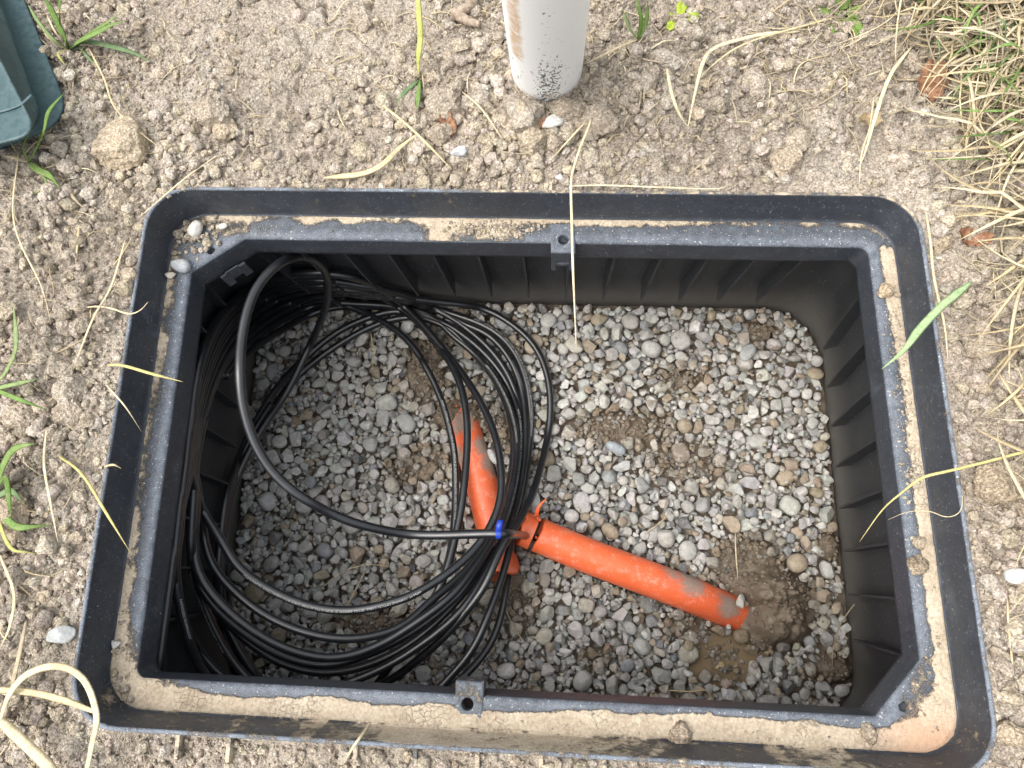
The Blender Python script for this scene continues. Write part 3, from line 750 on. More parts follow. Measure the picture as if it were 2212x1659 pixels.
# stiffening ribs on the inside
def rib_mesh(p0, inward, along, z0, z1, depth, th=.0035):
    """vertical fin: p(z) on the wall, projecting 'inward'"""
    def at(z):
        hx, hy = wall_half(z)
        if abs(inward[1]) > .5: return np.array([p0, -inward[1] * (hy + .004), z])
        return np.array([-inward[0] * (hx + .004), p0, z])
    inw = np.array([*inward, 0.]); al = np.array([*along, 0.])
    prof = [(z0, 0), (z0, depth * .8), ((z0 + z1) / 2, depth), (z1 + .002, depth), (z1, depth - .003), (z1 + .028, 0)]
    va = [at(z) + inw * (d + .0) + al * th / 2 for z, d in prof]; vb = [at(z) + inw * (d + .0) - al * th / 2 for z, d in prof]
    n = len(prof); Vv = warp(np.array(va + vb))
    Fc = [list(range(n)), list(range(2 * n - 1, n - 1, -1))] + [[i, (i + 1) % n, n + (i + 1) % n, n + i] for i in range(n)]
    me = mesh("rib", Vv, Fc, M_WALL, False)
    bm = bmesh.new(); bm.from_mesh(me); bmesh.ops.recalc_face_normals(bm, faces=bm.faces); bm.to_mesh(me); bm.free()
    return me
ribx0 = unwarp_pt(P(1142, 637, -.365))[0]
for k in range(-7, 8):
    x = ribx0 + k * .0665
    if abs(x) < .43: obj("wall_rib", rib_mesh(x, (0, -1), (1, 0), -.066, -.365, .030), vault)
    if abs(x) < .43: obj("wall_rib", rib_mesh(x, (0, 1), (1, 0), -.066, -.365, .030), vault)
ry0 = unwarp_pt(P(1825, 920, -.37))[1]
for k in range(-5, 5):
    y = ry0 + k * .068
    if abs(y) < .275:
        obj("wall_rib", rib_mesh(y, (-1, 0), (0, 1), -.066, -.375, .024), vault)
        obj("wall_rib", rib_mesh(y, (1, 0), (0, 1), -.066, -.375, .024), vault)
# outer ribs whose tops break the soil
def outer_rib(x, y, ax, top, ln=.026):
    h = .0022
    b0 = np.array([[-h, -.001, -.1], [h, -.001, -.1], [h, ln, -.1], [-h, ln, -.1], [-h, -.001, top], [h, -.001, top], [h, ln - .004, top - .001], [-h, ln - .004, top - .001]])
    q = b0.copy()
    if ax == 0: q = np.c_[b0[:, 0] + x, np.sign(y) * b0[:, 1] + y, b0[:, 2]]
    else: q = np.c_[np.sign(x) * b0[:, 1] + x, b0[:, 0] + y, b0[:, 2]]
    me = mesh("outer_rib", warp(q), [[0, 3, 2, 1], [4, 5, 6, 7], [0, 1, 5, 4], [1, 2, 6, 5], [2, 3, 7, 6], [3, 0, 4, 7]], M_PLAS, False, {"dirt": np.full(8, .55), "dust": np.full(8, 1.6), "clay": np.zeros(8)})
    bm = bmesh.new(); bm.from_mesh(me); bmesh.ops.recalc_face_normals(bm, faces=bm.faces); bm.to_mesh(me); bm.free()
    obj("outer_rib", me, vault)
for px in (640, 746, 858, 968, 1078, 1189, 1300, 1417, 1528):
    q = unwarp_pt(P(px, 404, 0)); outer_rib(q[0], .3335, 0, -.006, .020)
for px in (374, 486, 764, 894, 1030, 1168, 1306): q = unwarp_pt(P(px, 1625, 0)); outer_rib(q[0], -.3335, 0, -.006, .030)
for py in (768, 1118): q = unwarp_pt(P(235, py, 0)); outer_rib(-.4995, q[1], 1, -.004, .022)
for py in (682, 1165): q = unwarp_pt(P(2065, py, 0)); outer_rib(.4995, q[1], 1, -.004, .018)

# ------------------------------------------------------------------ mud floor of the pit
gsx, gsy = np.arange(-.60, .601, .0035), np.arange(-.43, .431, .0035)
BX, BY = np.meshgrid(gsx, gsy)
def E_(px, py, rx, ry, z=GZL):
    c = P(px, py, z); return np.exp(-(((BX - c[0]) / rx) ** 2 + ((BY - c[1]) / ry) ** 2) ** 1.5)
MUDS = [(915, 800, .045, .085, 1.0), (985, 895, .06, .05, .9), (1000, 700, .03, .04, .6), (870, 1020, .06, .06, .6), (1080, 920, .05, .05, .7), (1340, 925, .13, .05, .72), (1480, 1000, .10, .055, .62), (1100, 1290, .05, .05, .6), (920, 1000, .09, .05, .6), (1620, 1225, .075, .06, 1.0), (1690, 1290, .07, .05, .9),
        (1640, 1365, .05, .05, .8), (1560, 1420, .06, .05, .95), (1480, 1350, .05, .03, .7), (1790, 1180, .025, .03, .9), (1800, 1445, .05, .03, .8), (1760, 1330, .03, .02, .6), (800, 1345, .09, .03, .75), (1640, 715, .035, .03, .8), (1470, 820, .09, .035, .6),
        (1130, 1310, .04, .06, .55), (1300, 1420, .06, .03, .5), (700, 1050, .03, .05, .3)]
mudf = np.zeros_like(BX)
for a in MUDS: mudf = np.maximum(mudf, a[4] * E_(*a[:4]))
mudf = mudf + .18 * (fbm(BX * 14, BY * 14, 4, 400) - .5)
floor = -.528 + .014 * (fbm(BX * 9, BY * 9, 3, 401) - .5)
mudz = sst(.36, .78, mudf)
floor = floor + .014 * mudz
f1, f2, _cid = worley(BX * 60, BY * 60, 402); lump = np.clip(1 - f1, 0, 1)
f1b, _, _ = worley(BX * 140, BY * 140, 403)
floor = floor + (.006 * lump + .0035 * np.clip(1 - f1b, 0, 1)) * (.4 + .6 * mudz) + .004 * (fbm(BX * 120, BY * 120, 3, 404) - .5)
mound = E_(1665, 1275, .050, .032); mound = np.clip(mound, 0, 1)
mound2 = E_(1005, 905, .05, .03)
floor = floor + .055 * np.clip(E_(1690, 1352, .046, .030), 0, 1) * (.8 + .4 * lump) + .055 * mound * (.75 + .35 * lump + .25 * fbm(BX * 50, BY * 50, 3, 405)) + .018 * mound2 + .02 * E_(1790, 1180, .02, .028) + .02 * E_(1800, 1450, .035, .02)
pud = E_(1555, 1425, .055, .045); floor = floor - .022 * np.clip(pud * 1.3, 0, 1)
PUDZ = -.5195
def bed_at(x, y):
    fx = np.clip((x + .60) / .0035, 0, len(gsx) - 2); fy = np.clip((y + .43) / .0035, 0, len(gsy) - 2)
    return floor[int(fy), int(fx)]
n1, n2 = BX.shape; I = np.arange(n1 * n2).reshape(n1, n2)
obj("muddy_soil", mesh("muddy_soil", np.c_[BX.ravel(), BY.ravel(), floor.ravel()], np.stack([I[:-1, :-1], I[:-1, 1:], I[1:, 1:], I[1:, :-1]], -1).reshape(-1, 4), M_MUD), kind="structure")
# puddle sheet
pc = P(1555, 1425, PUDZ); an = np.linspace(0, 2 * pi, 60, endpoint=False)
pr = .075 * (1 + .15 * np.sin(3 * an + 1)); pv = np.c_[pc[0] + pr * np.cos(an), pc[1] + pr * .85 * np.sin(an), np.full(60, PUDZ)]
obj("puddle_water", mesh("puddle_water", np.r_[pv, [[pc[0], pc[1], PUDZ]]], [[i, (i + 1) % 60, 60] for i in range(60)], M_PUD), kind="structure")

# ------------------------------------------------------------------ tubes
def smooth_path(pts, n, it=2):
    """centripetal-free Catmull-Rom resampled evenly to n points, lightly smoothed"""
    p = np.asarray(pts, float); k = len(p)
    pe = np.r_[[2 * p[0] - p[1]], p, [2 * p[-1] - p[-2]]]
    out = []
    for i in range(k - 1):
        a, b, c, d = pe[i:i + 4]; t = np.linspace(0, 1, 24, endpoint=False)[:, None]
        out.append(.5 * ((2 * b) + (-a + c) * t + (2 * a - 5 * b + 4 * c - d) * t ** 2 + (-a + 3 * b - 3 * c + d) * t ** 3))
    out = np.concatenate(out + [p[-1:]])
    return resample(out, n)
def resample(out, n):
    L = np.r_[0, np.cumsum(np.linalg.norm(np.diff(out[:, :2], axis=0), axis=1) + 1e-9)]
    t = np.linspace(0, L[-1], n); return np.stack([np.interp(t, L, out[:, j]) for j in range(out.shape[1])], 1)
def gauss(p, s):
    if s <= 0: return p
    k = int(3 * s); g = np.exp(-np.arange(-k, k + 1) ** 2 / (2 * s * s)); g /= g.sum()
    q = np.concatenate([2 * p[0] - p[k:0:-1], p, 2 * p[-1] - p[-2:-k - 2:-1]])
    return np.stack([np.convolve(q[:, j], g, 'valid') for j in range(p.shape[1])], 1)
def frames(p):
    t = np.gradient(p, axis=0); t /= np.linalg.norm(t, axis=1)[:, None] + 1e-12
    s = np.cross([0, 0, 1.], t); ln = np.linalg.norm(s, axis=1)[:, None]
    s = np.where(ln > .05, s / np.maximum(ln, 1e-9), [1., 0, 0])
    s = s - (s * t).sum(1)[:, None] * t; s /= np.linalg.norm(s, axis=1)[:, None]
    return t, s, np.cross(t, s)
def tube(p, r, seg=12, flat=1.0, caps=True):
    t, s, n = frames(p); r = np.broadcast_to(r, (len(p),)); a = np.linspace(0, 2 * pi, seg, endpoint=False)
    V = p[:, None] + (r[:, None, None] * (np.cos(a)[None, :, None] * s[:, None] + flat * np.sin(a)[None, :, None] * n[:, None]))
    V = V.reshape(-1, 3); I = np.arange(len(p) * seg).reshape(-1, seg)
    F_ = np.stack([I[:-1], np.roll(I[:-1], -1, 1), np.roll(I[1:], -1, 1), I[1:]], -1).reshape(-1, 4).tolist()
    if caps: F_ += [I[0][::-1].tolist(), I[-1].tolist()]
    return V, F_

# ------------------------------------------------------------------ orange conduits
OR_ = .0302
def conduit_tube(p, r_out, wall, jag0, seg=56, seed=1, dirtf=None, close=True):
    """hollow pipe along p, first end cut raggedly"""
    r = np.random.default_rng(seed)
    t, s, n = frames(p); a = np.linspace(0, 2 * pi, seg, endpoint=False)
    out = []; K = len(p)
    jag = gauss(np.c_[np.tile(r.normal(0, 1, seg), 3), np.zeros(seg * 3)], 1.2)[seg:2 * seg, 0] * jag0
    jag += jag0 * 1.2 * np.sin(a * 2 + r.uniform(0, 6))
    def ring(i, rr, sh=0):
        return p[i] + rr * (np.cos(a)[:, None] * s[i] + np.sin(a)[:, None] * n[i]) + np.asarray(sh)[..., None] * t[i]
    rings = [ring(0, r_out - wall, jag)] if False else []
    inner_ids = list(range(K - 1, -1, -1))
    for i in inner_ids: rings.append(ring(i, r_out - wall, jag * max(0, 1 - i / 3) ) )
    rings.append(ring(0, r_out - wall * .15, jag + .0004)); 
    for i in range(K): rings.append(ring(i, r_out, jag * max(0, 1 - i / 3)))
    V = np.concatenate(rings); m_ = len(rings); I = np.arange(m_ * seg).reshape(m_, seg)
    F_ = np.stack([I[:-1], I[1:], np.roll(I[1:], -1, 1), np.roll(I[:-1], -1, 1)], -1).reshape(-1, 4)
    V = V + r.normal(0, .00012, V.shape)
    return V, F_
c2 = np.array([P(1128, 1141, -.444), P(1262, 1197, -.456), P(1408, 1252, -.468), P(1480, 1280, -.479), P(1540, 1305, -.503), P(1600, 1332, -.548), P(1650, 1354, -.60)])
c2p = smooth_path(c2, 90)
cond2 = obj("orange_conduit", None, label="straight orange plastic conduit with a cut-through end ring, its far end sunk in mud", cat="conduit", group="orange conduits in the gravel", loc=tuple(c2[0]))
def put(name, V, F_, mat, parent, attrs=None, smooth=True, label=None):
    o = parent.location
    return obj(name, mesh(name, np.asarray(V) - np.array(o), F_, mat, smooth, attrs), parent, label=label)
L2 = np.r_[0, np.cumsum(np.linalg.norm(np.diff(c2p, axis=0), axis=1))]
i_cut = int(np.searchsorted(L2, .026))
def dirt_pipe(V, pts, ends, r=.07, up=.25):
    d = np.full(len(V), .18)
    for e in ends:
        d = np.maximum(d, .75 * np.exp(-(np.linalg.norm(V - e, axis=1) / r) ** 2))
    return d
V_, F_ = conduit_tube(c2p[:i_cut], OR_, .0042, .0022, seed=3); put("end_ring", V_, F_, M_ORANGE, cond2, {"dirt": np.full(len(V_), .2)})
V_, F_ = conduit_tube(c2p[i_cut:] + (c2p[i_cut + 1] - c2p[i_cut]) * .55, OR_, .0042, .0012, seed=4)
put("pipe", V_, F_, M_ORANGE, cond2, {"dirt": dirt_pipe(V_, None, [P(1585, 1310, -.475), P(1440, 1245, -.44) + [.02, .02, 0], P(1500, 1255, -.45)], .045)})
# curled shaving standing on the cut
sp = [P(1160, 1116, -.412), P(1160, 1106, -.400), P(1166, 1092, -.388), P(1180, 1077, -.375)]
pp = smooth_path(np.array(sp), 24); V_, F_ = tube(pp, np.linspace(.0045, .0006, 24), 8, .3); put("shaving", V_, F_, M_ORANGE, cond2, {"dirt": np.full(len(V_), .1)})
for k, (qx, qy) in enumerate(((1155, 1113), (1162, 1119), (1166, 1124), (1124, 1176), (1133, 1181), (1158, 1160))):
    v, f = ICO[2]; r_ = np.random.default_rng(k); vv = wob(v, .3, 4, r_) * .0028 + P(qx, qy, -.418 - .02 * (k > 2)); put("burr", vv, f, M_ORANGE, cond2, {"dirt": np.full(len(vv), .0)})
c1 = np.array([P(1089, 1238, -.492), P(1062, 1130, -.494), P(1034, 1020, -.499), P(1010, 945, -.507), P(995, 890, -.530)])
c1p = smooth_path(c1, 90)
cond1 = obj("orange_conduit", None, label="orange plastic conduit lying under the cable coil with its jagged open end toward the front", cat="conduit", group="orange conduits in the gravel", loc=tuple(c1[0]))
V_, F_ = conduit_tube(c1p, OR_, .0042, .006, seed=8)
put("pipe", V_, F_, M_ORANGE, cond1, {"dirt": dirt_pipe(V_, None, [P(1000, 915, -.49), P(1050, 960, -.48), P(1060, 1000, -.49), P(985, 985, -.49)], .04)})

# ------------------------------------------------------------------ gravel: stones dropped one by one onto a height map
STONE_COLS = [((.45, .445, .425), .40), ((.56, .555, .53), .22), ((.36, .36, .35), .14), ((.27, .285, .31), .05), ((.30, .235, .16), .07), ((.36, .285, .20), .05), ((.13, .135, .14), .02), ((.45, .41, .34), .05)]
def stone_col(r, muddy):
    w_ = np.array([c[1] for c in STONE_COLS])
    if muddy > .5: w_ = w_ * np.array([.35, .1, .8, .8, 2.6, 2.0, 2, .8])
    w_ /= w_.sum(); c = np.array(STONE_COLS[r.choice(len(w_), p=w_)][0]); t = r.uniform(.86, 1.14)
    c = (c * .9 + np.array([.40, .39, .365]) * .1) * t * .93 * (1 + r.normal(0, .02, 3))
    if muddy > .35: c = c * (1 - .45 * muddy) * np.array([1.02, .96, .88])
    if r.uniform() < .0008: c = np.array([.30, .17, .10])
    return (*np.clip(c, .02, .8), 1)
def gravel():
    r = np.random.default_rng(77); step = .0025
    x0, y0 = -.60, -.43; nx_, ny_ = int(1.2 / step), int(.86 / step)
    hx_ = x0 + step * (np.arange(nx_) + .5); hy_ = y0 + step * (np.arange(ny_) + .5)
    HXm, HYm = np.meshgrid(hx_, hy_)
    fx = np.clip(((HXm + .60) / .0035).astype(int), 0, len(gsx) - 1); fy = np.clip(((HYm + .43) / .0035).astype(int), 0, len(gsy) - 1)
    H = floor[fy, fx].copy(); MU = mudz[fy, fx]; MF = np.clip(mudf[fy, fx], 0, 1); MD = mound[fy, fx]; PU = pud[fy, fx]
    # walls
    wp = np.stack([HXm.ravel(), HYm.ravel(), np.zeros(HXm.size)], 1); uw = wp.copy()
    for _ in range(4): uw = uw - (warp(uw) - wp)
    dist = rect_dist(uw[:, 0], uw[:, 1], .552, .372, .095).reshape(HXm.shape)
    H[dist > 0] = 5
    for cp in (c1p, c2p):
        for p in cp[::2]:
            if p[2] + OR_ < floor[min(len(gsy) - 1, int((p[1] + .43) / .0035)), min(len(gsx) - 1, int((p[0] + .60) / .0035))] + .002: continue
            m_ = (HXm - p[0]) ** 2 + (HYm - p[1]) ** 2 < (OR_ * (.93 if p[2] > -.51 else .6)) ** 2
            H[m_] = 5
    lib2 = [stone(2, r, k % 5 < 4) for k in range(50)]; lib3 = [stone(3, r, k % 5 < 4) for k in range(50)]
    parts = []
    def place(n, lo, hi, cap, capmud, tries, pw=1.0, prefer=None):
        cnt = 0
        for _ in range(n):
            s = lo + (hi - lo) * r.uniform() ** pw
            k = r.integers(50); use3 = s > .0105; v = (lib3 if use3 else lib2)[k]
            ex = np.abs(v).max(0) * s; Rm = rot(r, .35); A = Rm * ex; S = A @ A.T
            Sxx = S[:2, :2]; iS = np.linalg.inv(Sxx); mu_ = S[:2, 2] @ iS; sz = max(S[2, 2] - S[:2, 2] @ iS @ S[:2, 2], 1e-10)
            R0 = int(np.ceil(np.sqrt(Sxx.diagonal().max()) / step)); o = np.arange(-R0, R0 + 1) * step; OX, OY = np.meshgrid(o, o)
            q_ = iS[0, 0] * OX ** 2 + 2 * iS[0, 1] * OX * OY + iS[1, 1] * OY ** 2; ins = q_ < .96
            if not ins.any(): continue
            mid_ = mu_[0] * OX + mu_[1] * OY; hh = np.sqrt(np.maximum(sz * (1 - q_), 0)); low = (mid_ - hh)[ins]; high = (mid_ + hh)[ins]
            best = None
            for _t in range(tries):
                ix = r.integers(R0 + 1, nx_ - R0 - 1); iy = r.integers(R0 + 1, ny_ - R0 - 1)
                if dist[iy, ix] > -.003: continue
                sub = H[iy - R0:iy + R0 + 1, ix - R0:ix + R0 + 1][ins]
                z = (sub - low).max()
                zn = z + (capmud < 0) * 0
                if best is None or z < best[0]: best = (z, ix, iy)
            if best is None: continue
            z, ix, iy = best; mu0 = MF[iy, ix]; ms = MU[iy, ix]
            limit = cap if ms < .3 else cap - .012 * ms
            if MD[iy, ix] > .3: limit = -.44
            if z > limit: continue
            if ms > .5 and r.uniform() < .12 + .5 * (s > .0095): continue
            if MD[iy, ix] > .25 and r.uniform() < .5: continue
            if PU[iy, ix] > .35 and r.uniform() < .6: continue
            Hs = H[iy - R0:iy + R0 + 1, ix - R0:ix + R0 + 1]; Hs[ins] = np.maximum(Hs[ins], z + high)
            x, y = hx_[ix], hy_[iy]
            vv = (v * s) @ Rm.T + (x, y, z - .0006 - s * .35 * ms * r.uniform() - s * .5 * (MD[iy, ix] > .25))
            parts.append((vv, ICO[3 if use3 else 2][1], stone_col(r, mu0), np.clip(mu0 * 1.3 - .1 + (r.uniform() < .06) * .6, 0, 1))); cnt += 1
        return cnt
    a = place(2600, .0055, .012, -.512, 0, 4)
    b = place(2100, .0095, .0215, -.492, 0, 5, 1.6)
    c = place(2600, .0055, .0125, -.492, 0, 8)
    d = place(3200, .003, .0065, -.490, 0, 12)
    print("gravel", a, b, c, d)
    # small grit on the mud
    for _ in range(9000):
        ix = r.integers(3, nx_ - 3); iy = r.integers(3, ny_ - 3)
        if MU[iy, ix] < .15 or dist[iy, ix] > -.004 or H[iy, ix] > 1: continue
        s = r.uniform(.0012, .0036); z = H[iy, ix]
        if z > -.41: continue
        H[iy, ix] += s
        muddy = 1.0
        vv = (lib2[r.integers(50)] * s) @ rot(r, .8).T + (hx_[ix], hy_[iy], z + s * .2)
        parts.append((vv, ICO[2][1], stone_col(r, muddy), .8))
    lumps = []; libm = [clod_shape(2, r, .13) for _ in range(20)]
    for _ in range(26000):
        ix = r.integers(3, nx_ - 3); iy = r.integers(3, ny_ - 3)
        if r.uniform() > MU[iy, ix] * .8 + MD[iy, ix] * 1.2 or dist[iy, ix] > -.004 or H[iy, ix] > 1 or PU[iy, ix] > .45: continue
        s = .0012 + .0055 * r.uniform() ** 3; z = H[iy, ix]
        if z > floor[fy[iy, ix], fx[iy, ix]] + .012: continue
        H[iy, ix] += s * .5
        lumps.append(((libm[r.integers(20)] * s) @ rot(r, .8).T + (hx_[ix], hy_[iy], z + s * .15), ICO[2][1], (1, 1, 1, 1), 0))
    V, Fc, C, Mu = merge(lumps)
    obj("mud_crumbs", mesh("mud_crumbs", V, Fc, M_MUD, True), label="damp brown mud crumbs between the gravel and around the conduits", cat="mud", kind="stuff")
    V, Fc, C, Mu = merge(parts)
    obj("gravel", mesh("gravel", V, Fc, M_STONE, False, {"Col": C, "Mud": Mu}), label="bed of mixed grey and brown river gravel covering the vault's floor", cat="gravel", kind="stuff")
gravel()

# individual stones and clods that stand out
def pebble(pix, z, size, col, label, seed, ang=False, flat=.6, lng=.7, yaw=0, cat="pebble", name="pebble"):
    r = np.random.default_rng(seed); v = stone(3, r, ang); v /= np.abs(v).max(0); v = v * np.array([1, lng, flat]) * size / 2
    c_, s_ = cos(yaw), sin(yaw); v = v @ np.array([[c_, -s_, 0], [s_, c_, 0], [0, 0, 1]]).T
    p = P(*pix, z + size * flat / 2)
    obj(name, mesh(name, v, ICO[3][1], M_STONE, True, {"Col": np.tile([*col, 1], (len(v), 1)), "Mud": np.zeros(len(v))}), label=label, cat=cat, loc=tuple(p))
pebble((391, 573), LED, .029, (.36, .39, .42), "smooth blue grey pebble on the vault's left ledge at the cut corner", 1, yaw=-.4)
pebble((422, 495), LED, .025, (.62, .60, .56), "white oval pebble among crumbs on the vault's back left ledge", 2, yaw=1.2)
pebble((482, 489), LED, .013, (.60, .60, .58), "small white pebble on the back ledge right of the crumb pile", 3, yaw=.2)
pebble((368, 595), LED, .015, (.60, .53, .44), "small cream stone on the left ledge below the blue grey pebble", 4, True)
pebble((249, 1392), LED, .014, (.68, .68, .66), "small white stone on the left ledge near the front corner", 5, True)
big_clod(P(1912, 631, LED), .028, (1.2, 1.05, .78), "yellowish soil lump on the vault's right ledge near the green blade", 51, .2, LED)
big_clod(P(1935, 639, LED), .011, (1.1, 1.05, .95), "tiny soil lump right beside the yellowish lump on the right ledge", 52, .2, LED)
big_clod(P(1984, 1173, LED), .020, (1.0, .9, .74), "dried mud lump on the right ledge, upper of two", 53, .3, LED)
big_clod(P(1984, 1222, LED), .027, (1.0, .9, .74), "larger dried mud lump on the right ledge, lower of two", 54, .38, LED)
big_clod(P(1470, 1590, LED), .036, (1.05, .97, .85), "lump of dried soil on the front ledge right of centre", 55, .4, LED)
big_clod(P(1875, 1585, LED), .026, (1.05, .97, .85), "lump of dried soil on the front ledge near the right corner", 56, .4, LED)
pebble((1195, 262), float(gz_at(*P(1195, 262, .0)[:2])), .038, (.62, .62, .60), "white angular stone on the soil in front of the white post", 6, True, .45, .6, .1)
pebble((992, 327), 0.0, .024, (.58, .60, .64), "bluish white angular stone in crumbs behind the back rim", 7, True)
pebble((472, 190), 0.0, .026, (.68, .68, .66), "bright white stone lying in the open soil at upper left", 8, True, .4)
pebble((1208, 382 ), -.004, .012, (.64, .64, .62), "tiny white stone close behind the back rim at its middle", 9, True)
pebble((1064, 986), -.495, .034, (.55, .56, .56), "long white pebble lying against the upper end of the lower conduit", 10, False, .5, .42, -1.1)
pebble((2196, 1245), .0, .024, (.68, .68, .66), "white round pebble on the soil at the right edge", 11)
pebble((128, 1372), .0, .034, (.42, .44, .45), "flat grey stone on the soil left of the front left corner", 12, True, .35, .6, .2)
pebble((1600, 1300), -.482, .028, (.45, .44, .40), "pale pointed stone standing in the mud by the conduit's sunken end", 13, True, .8, .6, 1.5)
pebble((1553, 1438), PUDZ - .004, .024, (.42, .31, .16), "wet tan pebble in the brown puddle", 14)
pebble((1545, 1405), PUDZ - .003, .018, (.55, .55, .52), "pale pebble at the middle of the puddle", 15)
pebble((1615, 762), -.50, .040, (.40, .42, .42), "large smooth grey pebble, tilted, near the back right of the gravel", 16, False, .5, .65, .9)
pebble((1185, 692), -.50, .034, (.44, .44, .42), "large round grey pebble near the back wall by the tall straw", 17, False, .5, .9, .6)
pebble((1240, 745), -.50, .042, (.46, .43, .37), "large cream stone just left of the tall straw's hanging tip", 18, True, .5, .7, -.9)
pebble((1330, 968), -.50, .040, (.30, .34, .38), "elongated blue grey pebble in the middle of the gravel", 19, False, .5, .5, -.4)
# crumbs lying on the vault's ledges
def ledge_crumbs():
    r = np.random.default_rng(9); parts = []
    lib1 = [clod_shape(1, r, .12) for _ in range(16)]; lib2 = [clod_shape(2, r, .1) for _ in range(16)]
    def drop(px, py, s, spread=0):
        p = P(px, py, LED); v = (lib2 if s > .003 else lib1)[r.integers(16)] * s
        t = r.uniform(.85, 1.35); parts.append((v @ rot(r, .8).T + p + (0, 0, s * .4), ICO[2 if s > .003 else 1][1], (t, t, t * r.uniform(.88, 1.05), 1), 0))
    for cx, cy, sx, sy, n, s0, s1 in ((430, 505, 26, 20, 70, .0015, .0085), (400, 540, 14, 25, 40, .001, .005), (1065, 495, 50, 9, 420, .0010, .0038), (1955, 560, 14, 40, 160, .0008, .0025), (1945, 700, 18, 60, 260, .0008, .0028), (1965, 900, 22, 90, 320, .0008, .003), (1985, 1030, 15, 18, 60, .002, .005), (1935, 1190, 22, 50, 60, .001, .004),
                                  (245, 1420, 9, 45, 120, .0012, .006), (250, 1500, 16, 18, 120, .0012, .006), (262, 1330, 6, 40, 50, .001, .004), (300, 1555, 40, 9, 100, .0008, .003), (275, 1130, 5, 70, 60, .0008, .003), (1260, 1570, 130, 12, 90, .0008, .003), (1700, 1590, 200, 14, 120, .0008, .003), (1380, 492, 300, 8, 90, .0007, .002), (330, 900, 15, 200, 160, .0006, .0016), (560, 495, 80, 8, 60, .0007, .002), (2030, 1400, 25, 90, 90, .0008, .003)):
        for _ in range(n):
            x, y = r.normal(cx, sx), r.normal(cy, sy); q = unwarp_pt(P(x, y, LED))
            if rect_dist(q[0], q[1], .486, .318, .045) > 0: continue
            if abs(q[0]) < .462 and abs(q[1]) < .291 and not (q[0] < -.40 and q[1] > .25 and (q[0] + .462) / .07 + (.291 - q[1]) / .052 < .9) and not (q[0] > .41 and q[1] < -.24 and (.462 - q[0]) / .056 + (q[1] + .291) / .062 < .9): continue
            drop(x, y, s0 + (s1 - s0) * r.uniform() ** 2.2)
    V, Fc, C, _ = merge(parts)
    obj("ledge_crumbs", mesh("ledge_crumbs", V, Fc, M_SOIL, False, {"Col": C}), label="soil crumbs and dust scattered on the inner ledge of the vault", cat="soil", kind="stuff")
ledge_crumbs()

# ------------------------------------------------------------------ the cable coil
ZR = dict(A=(351.1, 537.6, .1736), B=(680.3, 537.6, .1736), C=(899.7, 702.2, .1736), D=(351.1, 811.9, .3026), E=(340.1, 1206.9, .3026),
          F=(877.8, 1042.4, .3026), G=(768.1, 1206.9, .3026), H=(713.2, 1083.0, .3472), W=(0, 0, 1.0))
CR = .0066                # cable radius
KW = .0060               # half of the calibrated width that turns apparent width into distance
coil = obj("cable_coil", None, label="loose coil of glossy black printed cable lying in the left half of the vault", cat="cable", loc=tuple(P(800, 1000, GZL)))
def strand(spec, lift=0.0, zmin=GZL + .009, name="cable_loop", rad=CR, margin=.018, ws=24):
    """spec: list of (region, [(x, y), ...], w0, w1): apparent width gives the distance"""
    pts = []
    for reg, xy, w0, w1 in spec:
        ox, oy, s = ZR[reg]
        for k, (x, y) in enumerate(xy):
            w_ = w0 + (w1 - w0) * k / max(1, len(xy) - 1); pts.append((ox + s * x, oy + s * y, 2 * KW * F / w_ if w_ > 5 else w_))
    ip = smooth_path(pts, 900); ip[:, :2] = gauss(ip[:, :2], 11)
    ip[:, 2] = gauss(np.c_[ip[:, 2], ip[:, 2]], ws)[:, 0]
    p = np.array([PD(x, y, d) for x, y, d in ip]); lo = zmin + rad
    for i in range(len(p)):
        if p[i, 2] < lo: p[i] = P(ip[i, 0], ip[i, 1], lo)
        if name == "cable_loop" and margin > 0:
            for _ in range(60):                       # keep the cable inside the leaning walls
                q_ = p[i] - (warp(p[i:i + 1])[0] - p[i]); hx_, hy_ = wall_half(q_[2])
                if abs(q_[0]) < hx_ - margin and abs(q_[1]) < hy_ - margin: break
                if q_[2] > -.135:                     # hidden under the ledge: slide it sideways instead
                    q_[2] = min(q_[2], -.125); q_[0] = np.clip(q_[0], -hx_ + margin, hx_ - margin); q_[1] = np.clip(q_[1], -hy_ + margin, hy_ - margin)
                    p[i] = warp(q_[None])[0]; break
                p[i] = P(ip[i, 0], ip[i, 1], p[i, 2] + .006)
            q_ = p[i] - (warp(p[i:i + 1])[0] - p[i])
            if abs(q_[0]) > .452 or abs(q_[1]) > .281: p[i, 2] = min(p[i, 2], -.118)
    L = np.r_[0, np.cumsum(np.linalg.norm(np.diff(p, axis=0), axis=1))]; n = int(L[-1] / .005)
    p = np.stack([np.interp(np.linspace(0, L[-1], n), L, p[:, j]) for j in range(3)], 1); p = gauss(p, 3.0)
    V, F_ = tube(p, rad, 18)
    o = obj(name, mesh(name, V - np.array(coil.location), F_, M_CABLE), coil)
    return p, o
